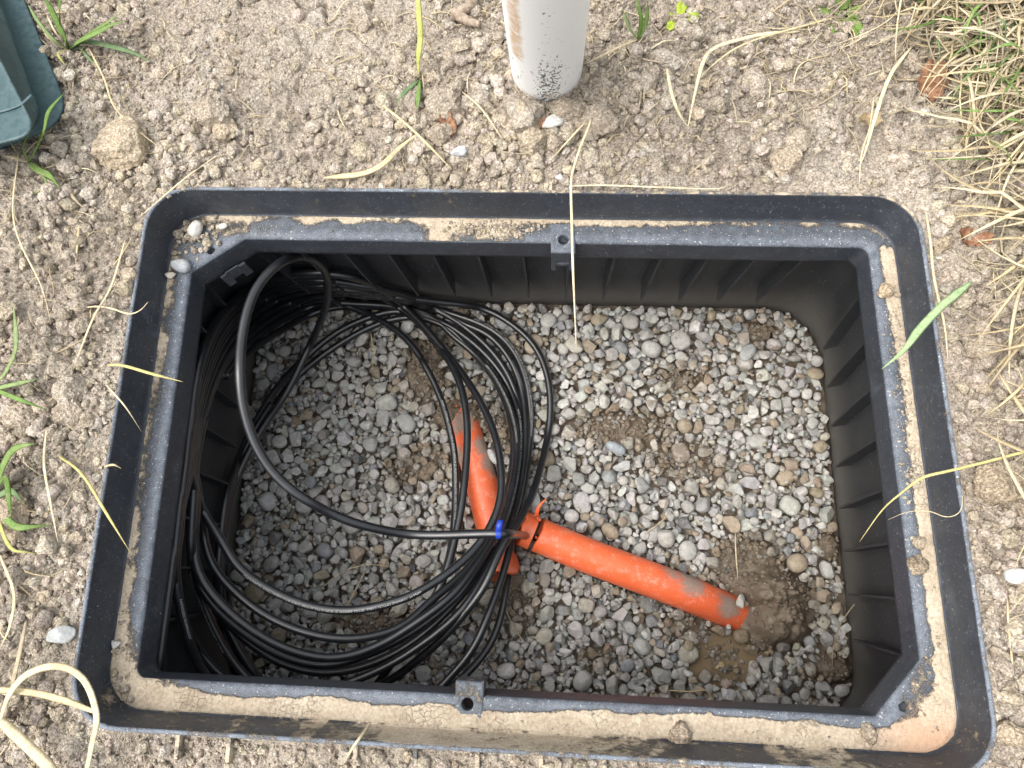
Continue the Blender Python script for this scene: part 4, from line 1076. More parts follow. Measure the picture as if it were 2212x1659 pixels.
def cable_text(path_obj, s, start, phi=0.0, rev=False, size=.0047):
    """wrap printed lettering round the cable, 'start' metres along it"""
    p, o = path_obj
    if rev: p = p[::-1]
    cu = bpy.data.curves.new("printing", 'FONT'); cu.body = s; cu.size = size; cu.space_character = 1.05; cu.resolution_u = 2
    to = bpy.data.objects.new("tmp", cu); COL.objects.link(to)
    dg = bpy.context.evaluated_depsgraph_get(); me = bpy.data.meshes.new_from_object(to.evaluated_get(dg))
    bpy.data.objects.remove(to); n = len(me.vertices)
    if n == 0: return
    co = np.zeros(n * 3); me.vertices.foreach_get("co", co); co = co.reshape(-1, 3)
    L = np.r_[0, np.cumsum(np.linalg.norm(np.diff(p, axis=0), axis=1))]
    q = start + co[:, 0]; q = np.clip(q, 0, L[-1] - 1e-4)
    t, sd_, nn = frames(p)
    ic = [np.interp(q, L, a[:, j]) for a in (p, sd_, nn) for j in range(3)]
    C = np.stack(ic[:3], 1); S = np.stack(ic[3:6], 1); N_ = np.stack(ic[6:], 1)
    ph = phi + (co[:, 1] - size * .35) / CR
    V = C + (CR + .00022) * (np.sin(ph)[:, None] * S + np.cos(ph)[:, None] * N_) - np.array(coil.location)
    me.vertices.foreach_set("co", V.ravel().astype(np.float32)); me.materials.clear(); me.materials.append(M_PRINT); me.update()
    obj("printed_text", me, o)

# the arcs along the back left corner fan out evenly between an outer and an inner line
FO = np.array([(401, 1000), (410, 900), (424, 815), (459, 711), (510, 650), (560, 613), (629, 594), (700, 590)], float)
FI = np.array([(424, 1000), (448, 905), (490, 812), (540, 762), (587, 732), (637, 702), (690, 675), (740, 664)], float)
def fam(f, lo=0, hi=8, w0=16.2, w1=12.2):
    q = FO * (1 - f) + FI * f; ww = np.linspace(w0, w1, 8); out = []
    for k in range(lo, hi): out.append(("W", [tuple(q[k])], ww[k], ww[k]))
    return out
HID = [("W", [(330, 1450), (354, 1290), (379, 1150)], 17, 16.6)]      # runs down under the left ledge
S = {}
S["i"] = strand(HID + fam(.30) + [("B", [(450, 600), (700, 590), (1000, 592), (1300, 630), (1600, 672), (1900, 692), (2212, 775)], 12, 12.2), ("C", [(1380, 130), (1500, 275), (1580, 430), (1632, 600), (1665, 800), (1678, 1000), (1665, 1200), (1635, 1400), (1590, 1600)], 12.6, 14),
                 ("F", [(905, 90), (855, 190), (800, 280), (745, 372), (690, 450), (630, 530)], 15.2, 16.4), ("G", [(960, 150), (850, 300), (740, 440), (620, 575), (480, 695), (350, 800), (220, 890), (60, 960), (-150, 1010)], 16.6, 16)])
S["h"] = strand(HID + fam(.42) + [("B", [(500, 515), (800, 555), (1100, 640), (1450, 730), (1750, 820)], 12, 12), ("C", [(870, 0), (1020, 95), (1145, 210), (1245, 345), (1325, 510), (1375, 690), (1410, 880), (1430, 1080), (1428, 1250), (1410, 1450), (1385, 1640)], 12.5, 14),
                 ("F", [(840, 20), (815, 150), (785, 260), (765, 350), (735, 480), (695, 640), (640, 800), (585, 940)], 14.2, 16), ("G", [(860, 625), (775, 735), (680, 840), (590, 940), (460, 1040), (250, 1120)], 16.2, 16.5)])
S["h2"] = strand([("C", [(1180, 430), (1270, 600), (1330, 800), (1362, 1000), (1376, 1200), (1385, 1400), (1380, 1600)], 12.2, 13.2), ("F", [(830, 100), (800, 260), (772, 420), (742, 560)], 13.2, 14.2), ("G", [(1080, 170), (1055, 330), (1014, 500), (948, 640), (858, 755), (772, 840), (670, 930), (540, 1020)], 14.8, 16)])
S["g"] = strand(HID + fam(.16) + [("B", [(350, 425), (700, 470), (1000, 540), (1300, 640), (1700, 850), (2000, 1020)], 12.2, 12.5), ("C", [(750, 0), (900, 105), (1030, 225), (1150, 375), (1245, 560), (1315, 770), (1350, 960), (1362, 1200), (1362, 1450), (1350, 1640)], 12.8, 14.2),
                 ("F", [(812, 60), (785, 180), (745, 300), (700, 400), (640, 510), (560, 640)], 14.6, 16), ("G", [(880, 210), (780, 345), (650, 480), (500, 590), (330, 710), (150, 805), (0, 868), (-150, 920)], 16.4, 17)])
S["f"] = strand(HID + fam(.56) + [("B", [(400, 555), (700, 545), (1000, 590), (1350, 690), (1700, 830)], 12.2, 12.2), ("C", [(560, 0), (720, 100), (870, 235), (1000, 375), (1110, 525), (1190, 680), (1250, 850), (1300, 1050), (1328, 1300), (1338, 1500), (1325, 1640)], 12.5, 13.8),
                 ("F", [(792, 60), (755, 180), (712, 310), (668, 420), (600, 550), (520, 665)], 14.3, 15.6), ("G", [(830, 175), (730, 300), (600, 435), (480, 545), (340, 645), (200, 722), (0, 790)], 16.2, 16.6), ("E", [(1269, 822), (1100, 815), (900, 765), (750, 675), (600, 560), (460, 420), (350, 290), (270, 130), (230, -20)], 16.6, 17)] + [("D", [(222, 780)], 16.8, 16.8)] + fam(.8, 0, 2))
S["e"] = strand(fam(.80)[2:] + [("B", [(420, 690), (800, 690), (1150, 740), (1500, 880), (1800, 1010)], 12, 12.4), ("C", [(420, 20), (600, 130), (770, 260), (900, 400), (1020, 530), (1120, 680), (1200, 850), (1260, 1020), (1290, 1200), (1300, 1400), (1292, 1640)], 12.8, 14.2),
                 ("F", [(770, 90), (735, 220), (685, 330), (640, 420), (560, 550), (470, 670)], 14.6, 16), ("G", [(800, 190), (700, 290), (600, 385), (450, 495), (300, 590), (150, 660), (0, 712)], 16.4, 17), ("E", [(1269, 768), (1050, 748), (850, 680), (700, 590), (550, 480), (410, 350), (300, 190), (235, 20)], 17, 17.6), ("D", [(228, 830), (205, 700)], 17.2, 16.8)] + fam(.35, 0, 2, 16.4))
# lower pair that comes out of the gravel side of the bundle
S["p2"] = strand([("E", [(790, 930), (720, 860), (640, 740), (570, 600), (520, 430), (490, 250), (478, 60)], 16, 14.8), ("D", [(480, 940), (530, 720), (600, 560), (690, 395), (790, 230), (905, 50)], 14.8, 13.4), ("B", [(0, 1385), (300, 1185), (560, 1020), (760, 930), (950, 860), (1150, 820), (1400, 850), (1650, 960), (1900, 1120)], 12.8, 12.6),
                  ("C", [(450, 140), (620, 260), (780, 405), (890, 540), (1010, 700), (1090, 870), (1160, 1050), (1205, 1250), (1222, 1450), (1222, 1640)], 12.8, 14.2), ("F", [(722, 90), (690, 200), (645, 310), (595, 410), (520, 530), (425, 640), (300, 752), (110, 872)], 14.6, 16.6), ("G", [(450, 435), (300, 505), (150, 556), (0, 580)], 16.8, 17.4),
                  ("E", [(1269, 580), (1100, 545), (900, 478), (750, 398), (600, 288), (460, 148), (350, 10)], 17.4, 17.2), ("D", [(270, 900), (215, 700)], 17, 16.4)] + fam(.6, 0, 8, 16.2)[:7])
S["p1"] = strand([("E", [(700, 930), (600, 800), (520, 640), (455, 450), (430, 250), (428, 60)], 16, 15), ("D", [(440, 930), (500, 705), (590, 480), (660, 335), (760, 170), (870, 15)], 15, 13.6), ("B", [(0, 1245), (250, 1050), (500, 915), (700, 845), (850, 790), (1010, 765), (1200, 800)], 13, 12.4), ("B", [(1450, 880), (1700, 1010)], 12.4, 12.6)])
S["d"] = strand(fam(.95)[2:] + [("B", [(500, 720), (900, 720), (1200, 720), (1450, 840), (1700, 990)], 12, 12.6), ("C", [(290, 40), (450, 135), (620, 255), (780, 405), (900, 545), (1020, 705), (1100, 875), (1175, 1050), (1228, 1250), (1252, 1450), (1258, 1640)], 13, 14.4),
                 ("F", [(745, 80), (705, 230), (660, 340), (592, 440), (515, 560), (430, 660)], 15, 16.4), ("G", [(760, 195), (600, 340), (440, 450), (280, 560), (120, 645), (0, 685)], 16.8, 17.4), ("E", [(1269, 722), (1100, 700), (900, 640), (750, 560), (600, 460), (455, 330), (330, 180), (255, 20)], 17.6, 18), ("D", [(245, 870), (212, 720)], 17.4, 16.8)] + fam(.5, 0, 2, 16.6))
# inner right strands
S["a"] = strand(fam(.68, 1, 8) + [("B", [(220, 662), (400, 702), (700, 830), (950, 965), (1150, 1130), (1300, 1320), (1420, 1530)], 12.8, 13.6), ("C", [(-10, 330), (120, 520), (222, 720), (300, 900), (360, 1080), (410, 1280), (450, 1450), (480, 1640)], 13.6, 14.4),
                 ("F", [(352, 100), (342, 280), (330, 420), (292, 590), (232, 770), (165, 890)], 14.6, 16)])
S["b"] = strand([("B", [(100, 430), (500, 470), (750, 560), (900, 635), (1050, 735), (1250, 885), (1400, 1035), (1550, 1235), (1680, 1450)], 12.6, 13.6), ("C", [(240, 215), (340, 340), (425, 480), (510, 640), (580, 850), (622, 1100), (635, 1350), (625, 1640)], 13.6, 15), ("F", [(408, 60), (390, 200), (362, 340), (338, 440), (300, 590), (248, 730), (160, 900)], 15.4, 16.4), ("G", [(500, 365), (380, 560), (250, 760), (120, 940)], 16.2, 15.4)])
# outer left fan
S["o2"] = strand([("E", [(900, 1010), (640, 935), (480, 860), (370, 760), (270, 620), (200, 480), (140, 250), (110, 60)], 17, 17.6), ("D", [(125, 850), (155, 680)], 17.5, 16.8)] + fam(.08, 0, 8))
S["t2"] = strand([("E", [(800, 960), (700, 905), (600, 815), (500, 680), (410, 510), (340, 350), (290, 200), (250, 40)], 17, 17.2), ("D", [(235, 900), (205, 740)], 16.8, 16.4)] + fam(.24, 0, 8))
S["t3"] = strand([("E", [(850, 960), (740, 880), (640, 750), (545, 590), (470, 430), (430, 300), (445, 100)], 16.4, 15.2), ("D", [(455, 930), (520, 700), (600, 510), (680, 350), (780, 200)], 15, 14)])
S["c"] = strand([("D", [(150, 860), (165, 740)], 17.4, 17)] + fam(.0, 0, 7, 16.8, 12.6) + [("A", [(1900, 290), (2212, 315)], 12.6, 12.6), ("B", [(450, 345), (620, 385), (780, 455), (960, 580), (1150, 750), (1310, 910), (1450, 1065), (1600, 1250), (1750, 1430), (1880, 1620)], 12.8, 14), ("C", [(600, 640), (740, 850), (850, 1050), (945, 1250), (1010, 1450), (1040, 1640)], 14.2, 15.4),
                 ("F", [(688, 60), (662, 190), (608, 310), (538, 425), (430, 545), (300, 645), (150, 750), (0, 830)], 15.8, 17.4), ("G", [(200, 330), (0, 375)], 17.4, 17.4), ("E", [(1269, 372), (1100, 348), (900, 272), (750, 192), (600, 90), (500, 0)], 17.4, 17.4), ("D", [(480, 1240), (380, 1120), (290, 980), (225, 830), (200, 680)], 17.6, 17)] + fam(.15, 0, 2, 16.6))
S["L1"] = strand([("W", [(760, 1560), (600, 1530)], 17, 17.4), ("E", [(470, 960), (390, 890), (300, 780), (235, 620), (178, 420), (138, 210), (126, 0)], 18, 19.2), ("D", [(124, 1100), (128, 900), (148, 720)], 18.6, 17.2)] + fam(-.02, 0, 8, 16.8, 12.6))
# the single loop that rises to the rim and runs into the conduit
def depth_of(p): return -(R @ (np.array(p) - CAM))[2]
_d0 = depth_of(P(1128, 1141, -.452))
PA = strand([("W", [(1408, 1252), (1330, 1225), (1262, 1199), (1210, 1178), (1165, 1162), (1138, 1156)], depth_of(P(1408, 1252, -.468)), _d0), ("F", [(800, 368)], 16.4, 16.4), ("F", [(740, 364), (655, 362), (600, 364), (500, 366), (350, 373), (200, 378), (0, 373)], 18.2, 17.6), ("W", [(817, 1143), (760, 1130), (700, 1103)], 18, 18.6), ("D", [(1060, 900), (950, 850), (800, 715), (690, 560), (620, 400), (572, 230), (550, 60)], 19, 19.8), ("A", [(960, 1450), (965, 1250), (1005, 950), (1080, 650), (1185, 430), (1330, 255), (1500, 125)], 19.8, 18.2),
             ("A", [(1680, 55), (1830, 70), (1960, 125), (2050, 240), (2085, 400), (2072, 600), (2015, 800), (1930, 1000), (1830, 1200)], 17, 13.8), ("D", [(885, 130), (780, 265), (685, 415), (600, 570), (520, 745), (465, 940)], 14, 15.2), ("E", [(448, 90), (452, 250), (485, 430), (555, 600), (640, 750), (730, 870), (800, 960)], 15.4, 16)], zmin=-.6, ws=4)
# tape flag on it
def along(p, px, py):
    best = min(range(len(p)), key=lambda i: np.hypot(*(np.array([(R @ (p[i] - CAM))[0] / -(R @ (p[i] - CAM))[2] * F + 1106, -(R @ (p[i] - CAM))[1] / -(R @ (p[i] - CAM))[2] * F + 829.5]) - (px, py))))
    return best
pA = PA[0]; k = along(pA, 1075, 1151)
V_, F_ = tube(resample(np.c_[pA[k - 2:k + 3]], 7) if False else np.linspace(pA[k - 1], pA[k + 1], 8) , .0073, 20)
tp = obj("blue_tape", mesh("blue_tape", V_ - np.array(coil.location), F_, M_TAPE), coil)
t_, s_, n_ = frames(pA); c0 = pA[k] + n_[k] * .0062
sg = 1 if s_[k][1] > 0 else -1
fl = []
for i, u in enumerate(np.linspace(0, 1, 7)):
    for j, a in enumerate((-1, 1)):
        fl.append(c0 + sg * s_[k] * (.002 + .017 * u) + t_[k] * sg * -1 * (.0048 * a * (1 - .1 * u) + .003 * u) * -1 + np.array([0, 0, .006 * sin(u * 2.6) + .0006]))
flb = [v - np.array([0, 0, .0005]) for v in fl]
Ff = []
for i in range(6): Ff += [[2 * i, 2 * i + 1, 2 * i + 3, 2 * i + 2], [14 + 2 * i, 14 + 2 * i + 2, 14 + 2 * i + 3, 14 + 2 * i + 1], [2 * i, 2 * i + 2, 14 + 2 * i + 2, 14 + 2 * i], [2 * i + 1, 14 + 2 * i + 1, 14 + 2 * i + 3, 2 * i + 3]]
Ff += [[12, 13, 27, 26]]
obj("tape_tail", mesh("tape_tail", np.array(fl + flb) - np.array(coil.location), Ff, M_TAPE), tp)

TXT = " FT -CORNING OPTICAL CABLE- 05/2026 46840194 (D 48 SM-ULTRA ALTOS® CABLE WITH FASTACCESS® TECHNOLOGY"
def txt(key, num, px, py, phi, rev=False, s=None):
    p = S[key][0] if key != "PA" else pA
    if rev: p = p[::-1]
    k = along(p, px, py); L = np.r_[0, np.cumsum(np.linalg.norm(np.diff(p, axis=0), axis=1))]
    cable_text(S[key] if key != "PA" else PA, (num + TXT) if s is None else s, float(L[k]), phi, rev)
txt("c", "44760", 425, 808, .55)
txt("c", "44764", 912, 1281, .3)
txt("h", "44752", 1035, 668, .45)
txt("e", "44756", 1122, 884, .3)
txt("d", "", 1062, 780, .15, s="46840194 (D 48 SM-ULTRA ALTOS® CABLE WITH FASTACCESS® TECHNOLOGY")
txt("a", "44768", 955, 865, .25)
txt("t2", "44746", 492, 1408, .35)
txt("L1", "", 384, 1290, .9, rev=True, s="YGOLONHCET SSECCATSAF"[::-1])

# ------------------------------------------------------------------ white post
g0 = P(1181, 158, -.005); g1 = P(1176, -330, .42)
post = obj("marker_post", None, label="white plastic marker post standing in the soil behind the vault, scuffed, with a rusty stain", cat="post", loc=tuple(g0))
ax = g1 - g0; Lp = np.linalg.norm(ax); az = ax / Lp; axx = np.array([1, 0, 0]) - az[0] * az; axx /= np.linalg.norm(axx); ayy = np.cross(az, axx)
seg = 72; zs = np.r_[-.06, np.linspace(0, .2, 30), np.linspace(.22, Lp, 20)]; V_ = []
for z in zs:
    for a in np.linspace(0, 2 * pi, seg, endpoint=False):
        rr = 0.0475 * (1 + .004 * sin(5 * a + z * 30)); V_.append((rr * cos(a), rr * .92 * sin(a), z))
for z in (Lp, Lp - .01):
    for a in np.linspace(0, 2 * pi, seg, endpoint=False): V_.append((.046 * cos(a), .042 * sin(a), z))
nzr = len(zs) + 2; I = np.arange(nzr * seg).reshape(nzr, seg)
F_ = np.stack([I[:-1], np.roll(I[:-1], -1, 1), np.roll(I[1:], -1, 1), I[1:]], -1).reshape(-1, 4)
F_ = F_.tolist() + [I[-1].tolist()]
pt = obj("post_tube", mesh("post_tube", V_, F_, M_POST), post)
pt.rotation_euler = Matrix([axx, ayy, az]).transposed().to_euler()

# ------------------------------------------------------------------ green lid corner at the upper left
def poly_round(pts, r, n=10):
    pts = np.array(pts, float); out = []
    for i in range(len(pts)):
        a, b, c = pts[i - 1], pts[i], pts[(i + 1) % len(pts)]
        u = (a - b) / np.linalg.norm(a - b); v = (c - b) / np.linalg.norm(c - b); rr = r[i] if isinstance(r, (list, tuple)) else r
        for t in np.linspace(0, 1, n):
            out.append((1 - t) ** 2 * (b + u * rr) + 2 * t * (1 - t) * b + t * t * (b + v * rr))
    return np.array(out)
def lidloop(pix, z, r):
    return np.c_[poly_round([P(*q, z)[:2] for q in pix], r), np.full(len(pix) * 10, z)]
TOPA = [(-420, -330), (-60, -140), (86, 246), (-330, 372)]
def interp_loop(pixs, z, r): return lidloop(pixs, z, r)
lv = [interp_loop([(-330, -430), (18, -90), (158, 262), (-250, 420)], -.002, [.05, .05, .055, .05]),
      interp_loop([(-330, -430), (18, -90), (158, 262), (-250, 420)], .016, [.05, .05, .055, .05]),
      interp_loop([(-331, -424), (16, -84), (152, 257), (-250, 412)], .0185, [.05, .05, .052, .05]),
      interp_loop([(-345, -395), (-20, -60), (98, 266), (-262, 386)], .022, [.045, .045, .035, .045]),
      interp_loop([(-346, -392), (-22, -57), (97, 268), (-263, 384)], .036, [.045, .045, .034, .045]),
      interp_loop([(-350, -385), (-26, -53), (93, 268), (-265, 380)], .040, [.045, .045, .033, .045]),
      interp_loop([(-385, -345), (-75, -25), (86, 292), (-290, 385)], .075, [.035, .035, .032, .035]),
      interp_loop([(-386, -343), (-76, -23), (84, 291), (-291, 384)], .080, [.035, .035, .032, .035]),
      interp_loop([(-388, -340), (-79, -19), (80, 288), (-293, 381)], .082, [.034, .034, .031, .034]),
      interp_loop([(-390, -337), (-82, -15), (75, 284), (-295, 377)], .080, [.033, .033, .030, .033])]
edge = [0, .3, .8, .1, .2, .8, .3, 1, 1, .5]
nL, nP = len(lv), len(lv[0]); I = np.arange(nL * nP).reshape(nL, nP)
F_ = np.stack([I[:-1], np.roll(I[:-1], -1, 1), np.roll(I[1:], -1, 1), I[1:]], -1).reshape(-1, 4).tolist() + [I[-1].tolist()]
Vl = np.concatenate(lv); cl = Vl.mean(0) * [1, 1, 0]
lid = obj("plastic_lid", None, label="dark green plastic cover with rounded stepped corner lying on the soil at the upper left", cat="cover", loc=tuple(cl))
lm = mesh("cover_shell", Vl - cl, F_, M_GREEN, True, {"edge": np.repeat(edge, nP)})
bm = bmesh.new(); bm.from_mesh(lm); bmesh.ops.recalc_face_normals(bm, faces=bm.faces); bm.to_mesh(lm); bm.free()
obj("cover_shell", lm, lid)
rb = smooth_path(np.array([P(-150, 275, .081), P(-20, 246, .081), (P(40, 228, .081)), P(68, 205, .080)]), 30)
V_, F_ = tube(rb, .0022, 8, .5); obj("raised_seam", mesh("raised_seam", V_ - cl, F_, M_GREEN, True, {"edge": np.full(len(V_), .9)}), lid)

# ------------------------------------------------------------------ straws and blades
STRAW = [(.56, .46, .29), (.60, .51, .35), (.50, .40, .25), (.63, .55, .39), (.42, .35, .25)]
GREEN = [(.12, .20, .05), (.17, .26, .08), (.16, .24, .12), (.22, .30, .13)]
YEL = [(.52, .46, .20), (.42, .42, .15)]
def blade_geo(p, wd, flat=.22, taper=(0.5, .25), seg=6):
    n = len(p); u = np.linspace(0, 1, n); w_ = wd * np.minimum(1, taper[0] + u * 6 * (1 - taper[0])) * np.minimum(1, taper[1] + (1 - u) * 3.2 * (1 - taper[1]))
    return tube(p, w_ / 2, seg, flat)
def blade(name, pts, wd, col, label, cat, flat=.22, group=None, taper=(.6, .2), n=40):
    """pts: (x, y, height above the soil or absolute with 'a')"""
    q = []
    for t in pts:
        x, y, z = t[:3]
        if len(t) == 3:
            g = float(gz_at(*P(x, y, 0)[:2])); z = g + z
        q.append(P(x, y, z))
    p = gauss(smooth_path(np.array(q), n), 1.0); V, F_ = blade_geo(p, wd, flat, taper)
    c = p[0].copy(); cc = np.tile([*col, 1], (len(V), 1)) * np.r_[1.1, 1.1, 1.1, 1]
    return obj(name, mesh(name, V - c, F_, M_BLADE, True, {"Col": cc}), label=label, cat=cat, group=group, loc=tuple(c))
B = blade
B("straw", [(1277, 235, .01), (1276, 262, .02), (1256, 312, .03), (1238, 366, .035), (1233, 400, .03, 1), (1235, 470, .02, 1), (1237, 560, .005, 1), (1241, 660, -.015, 1), (1245, 757, -.035, 1)], .0034, STRAW[3], "longest straw, reaching from the soil over the back rim and hanging over the gravel", "straw", .4)
B("green_blade", [(2098, 610, .012), (2060, 640, .02), (2034, 661, .02, 1), (1986, 712, .022, 1), (1952, 757, .015, 1), (1905, 797, .0, 1)], .0095, (.30, .42, .22), "broad grey green blade reaching over the right rim of the vault", "grass blade", .12, taper=(.35, .08))
B("straw", [(232, 788, .008), (267, 790, .012, 1), (330, 808, .01, 1), (396, 825, .0, 1)], .0038, YEL[0], "yellow blade lying across the left rim and ledge", "straw", taper=(.5, .1))
B("straw", [(230, 832, .008), (271, 879, .006, 1), (306, 933, -.035, 1)], .0022, STRAW[3], "thin pale straw poking over the left rim below the yellow blade", "straw", .5)
B("straw", [(160, 668, .008), (208, 662, .01), (243, 667, .015), (278, 678, .012, 1), (302, 671, .012, 1), (320, 652, .02, 1)], .0026, STRAW[1], "curly straw hooked over the left rim near the back", "straw", .5)
B("straw", [(128, 986, .01), (167, 1014, .015), (194, 1049, .015), (219, 1091, .012, 1), (250, 1142, .005, 1), (283, 1196, -.02, 1)], .0036, YEL[0], "yellow stem crossing the left rim and pointing down to the right", "straw", .4, taper=(.9, .1))
B("straw", [(225, 1008, .004), (245, 1004, .006, 1), (262, 1012, .0, 1)], .003, STRAW[2], "short straw stub curling over the left rim", "straw", .5)
B("straw", [(2300, 955, .02), (2212, 976, .03), (2121, 1000, .03), (2034, 1021, .03, 1), (1989, 1032, .025, 1), (1947, 1066, .005, 1), (1909, 1097, -.02, 1), (1857, 1170, -.06, 1)], .0032, YEL[0], "long yellow stem bending over the right rim into the vault", "straw", .5, taper=(.9, .15))
B("straw", [(2079, 1057, .005), (2075, 1103, .006, 1), (2045, 1117, .004, 1), (2006, 1104, -.01, 1), (1960, 1106, -.03, 1), (1918, 1123, -.05, 1)], .0011, STRAW[1], "hair-thin curly root fibre draped over the right rim", "root fibre", .8)
B("straw", [(-20, 1489, .03), (70, 1496, .04), (139, 1513, .05), (187, 1531, .05), (208, 1538, .05)], .0075, STRAW[0], "broad dry blade crossing the front left corner horizontally", "straw", .18, taper=(.8, .6))
B("straw", [(0, 1555, .035), (20, 1500, .05), (52, 1461, .06), (97, 1441, .065), (139, 1441, .065), (174, 1461, .06), (194, 1492, .058), (206, 1531, .055), (209, 1560, .05, 1), (201, 1597, .04, 1), (187, 1665, .03)], .0075, STRAW[1], "broad dry blade arching over the front left corner of the vault", "straw", .15, taper=(.6, .8), n=70)
B("straw", [(0, 1556, .03), (52, 1604, .035), (111, 1662, .04), (150, 1710, .04)], .013, STRAW[1], "thickest dry stem at the bottom left corner of the picture", "straw", .5, taper=(.8, .8))
B("straw", [(56, 1342, .03), (45, 1400, .04), (34, 1448, .04), (10, 1545, .03)], .0055, STRAW[4], "grey dry blade standing upright left of the front left corner", "straw", .3)
B("straw", [(0, 1200, .02), (30, 1280, .03), (22, 1350, .04), (0, 1400, .02)], .004, STRAW[1], "bent straw at the left edge below the yellow clod", "straw", .4)
B("straw", [(820, 222, .008), (880, 270, .016), (930, 318, .02), (976, 366, .016)], .0038, STRAW[0], "straight straw pointing down to the back rim left of the post", "straw", .5)
B("straw", [(698, 384, .006), (780, 375, .012), (826, 355, .016), (862, 320, .012), (900, 290, .008)], .0085, STRAW[0], "flat curved leaf-like straw behind the back rim left of centre", "straw", .15, taper=(.2, .3))
B("straw", [(1290, 236, .006), (1240, 290, .016), (1190, 345, .01)], .0028, STRAW[1], "straw slanting down to the left in front of the post", "straw", .5)
B("straw", [(998, 198, .01), (1040, 235, .018), (1085, 300, .01)], .0028, STRAW[1], "straw leaning left of the big grey clod", "straw", .5)
B("straw", [(1230, 402, .006), (1300, 400, .014), (1420, 404, .012), (1560, 407, .010), (1570, 385, .012)], .0026, STRAW[3], "long straw lying along the back rim right of centre", "straw", .5)
B("straw", [(1728, 67, .008), (1640, 75, .015), (1548, 101, .02), (1520, 132, .028), (1503, 194, .03), (1486, 274, .01)], .0058, STRAW[3], "long pale bent blade at upper right, right branch", "straw", .2, taper=(.5, .3))
B("straw", [(1441, 148, .03), (1446, 178, .03), (1455, 215, .03), (1470, 250, .02), (1485, 272, .01)], .005, STRAW[3], "long pale bent blade at upper right, left branch", "straw", .2, taper=(.5, .3))
B("straw", [(1800, 38, .01), (1620, 90, .02), (1540, 140, .02), (1500, 185, .01)], .003, STRAW[0], "straw lying across the bare soil toward the long bent blade", "straw", .4)
B("straw", [(1970, 100, .008), (1925, 160, .02), (1895, 240, .025), (1872, 320, .02), (1856, 362, .01)], .0052, STRAW[3], "long pale stem slanting down in the soil behind the back right corner", "straw", .3, taper=(.4, .3))
B("straw", [(1888, 210, .006), (1878, 280, .015), (1862, 330, .02), (1855, 410, .006, 1)], .0022, STRAW[1], "thin stem beside the long pale stem behind the right corner", "straw", .5)
B("straw", [(2000, 455, .005), (2010, 520, .01), (2018, 600, .01), (2040, 700, .008), (2048, 780, .005)], .0035, STRAW[1], "straw lying along the outside of the right rim near the back", "straw", .4)
B("straw", [(470, 335, .008), (400, 385, .012), (300, 470, .008)], .0026, STRAW[1], "straight straw just above the vault's back left corner", "straw", .5)
B("straw", [(190, 100, .01), (225, 170, .02), (250, 235, .022), (320, 300, .012), (360, 325, .004)], .0028, STRAW[0], "long bent straw from the grass tuft to the large pale clod", "straw", .5)
B("straw", [(270, 520, .006), (240, 620, .014), (200, 690, .02), (150, 820, .006)], .0032, STRAW[1], "straw slanting beside the left rim near the curly straw", "straw", .5)
B("straw", [(140, 400, .006), (165, 435, .008), (187, 452, .004)], .0046, STRAW[4], "short thick straw left of the back left corner", "straw", .5)
B("straw", [(172, 470, .004), (168, 520, .01), (163, 575, .004)], .0032, STRAW[2], "short upright straw lying on the soil left of the rim", "straw", .5)
B("straw", [(40, 330, .01), (30, 480, .02), (90, 620, .025), (110, 700, .01)], .0026, STRAW[1], "long thin straw running down the left edge of the soil", "straw", .5)
B("straw", [(100, 930, .02), (95, 1000, .03), (108, 1080, .03), (125, 1170, .01)], .0035, STRAW[3], "long straw at the left edge beside the round clod", "straw", .4)
B("straw", [(2212, 1245, .01), (2190, 1240, .01)], .003, STRAW[1], "straw end beside the white pebble at the right edge", "straw", .5)
B("straw", [(2176, 1290, .004), (2180, 1360, .01), (2190, 1460, .004)], .0026, STRAW[0], "straight straw on the soil right of the front right corner", "straw", .5)
B("straw", [(800, 1560, .01), (780, 1590, .03, 1), (762, 1615, .03, 1), (748, 1640, .01)], .003, STRAW[1], "split straw standing against the front rim left of centre", "straw", .5)
# straws inside the pit
def BP(pts, wd, col, label, **k): return B("straw", [(*t, 1) for t in pts], wd, col, label, "straw", **k)
BP([(801, 720, -.48), (805, 745, -.475), (810, 758, -.475), (806, 775, -.478), (805, 792, -.482)], .003, (.5, .42, .24), "forked yellow straw on the gravel inside the coil")
BP([(1588, 1150, -.485), (1590, 1200, -.47), (1594, 1252, -.475)], .0022, STRAW[3], "thin straw standing in the gravel right of the conduit")
BP([(1443, 1491, -.487), (1490, 1494, -.48), (1530, 1493, -.482), (1537, 1530, -.488)], .0026, STRAW[2], "bent straw on the gravel near the front edge")
BP([(1845, 1306, -.40), (1815, 1350, -.44), (1800, 1400, -.47), (1797, 1455, -.49)], .0024, STRAW[4], "arching straw against the right wall above the gravel")
BP([(1088, 1305, -.487), (1105, 1345, -.478), (1130, 1383, -.484), (1150, 1386, -.488)], .002, STRAW[4], "thin straw on the gravel below the conduit")
BP([(690, 1275, -.487), (740, 1235, -.475), (800, 1220, -.47), (860, 1228, -.487)], .0014, STRAW[3], "hair-thin arched straw on the gravel inside the coil")
BP([(790, 1230, -.487), (760, 1290, -.475), (735, 1330, -.475)], .0035, STRAW[4], "flat brown straw on the gravel inside the coil")
BP([(1390, 1155, -.487), (1430, 1125, -.478), (1452, 1098, -.486)], .0022, STRAW[4], "thin straw lying up and right of the orange conduit")
BP([(1290, 800, -.487), (1330, 830, -.478), (1360, 850, -.486)], .002, STRAW[4], "thin straw on the gravel under the tall straw's tip")

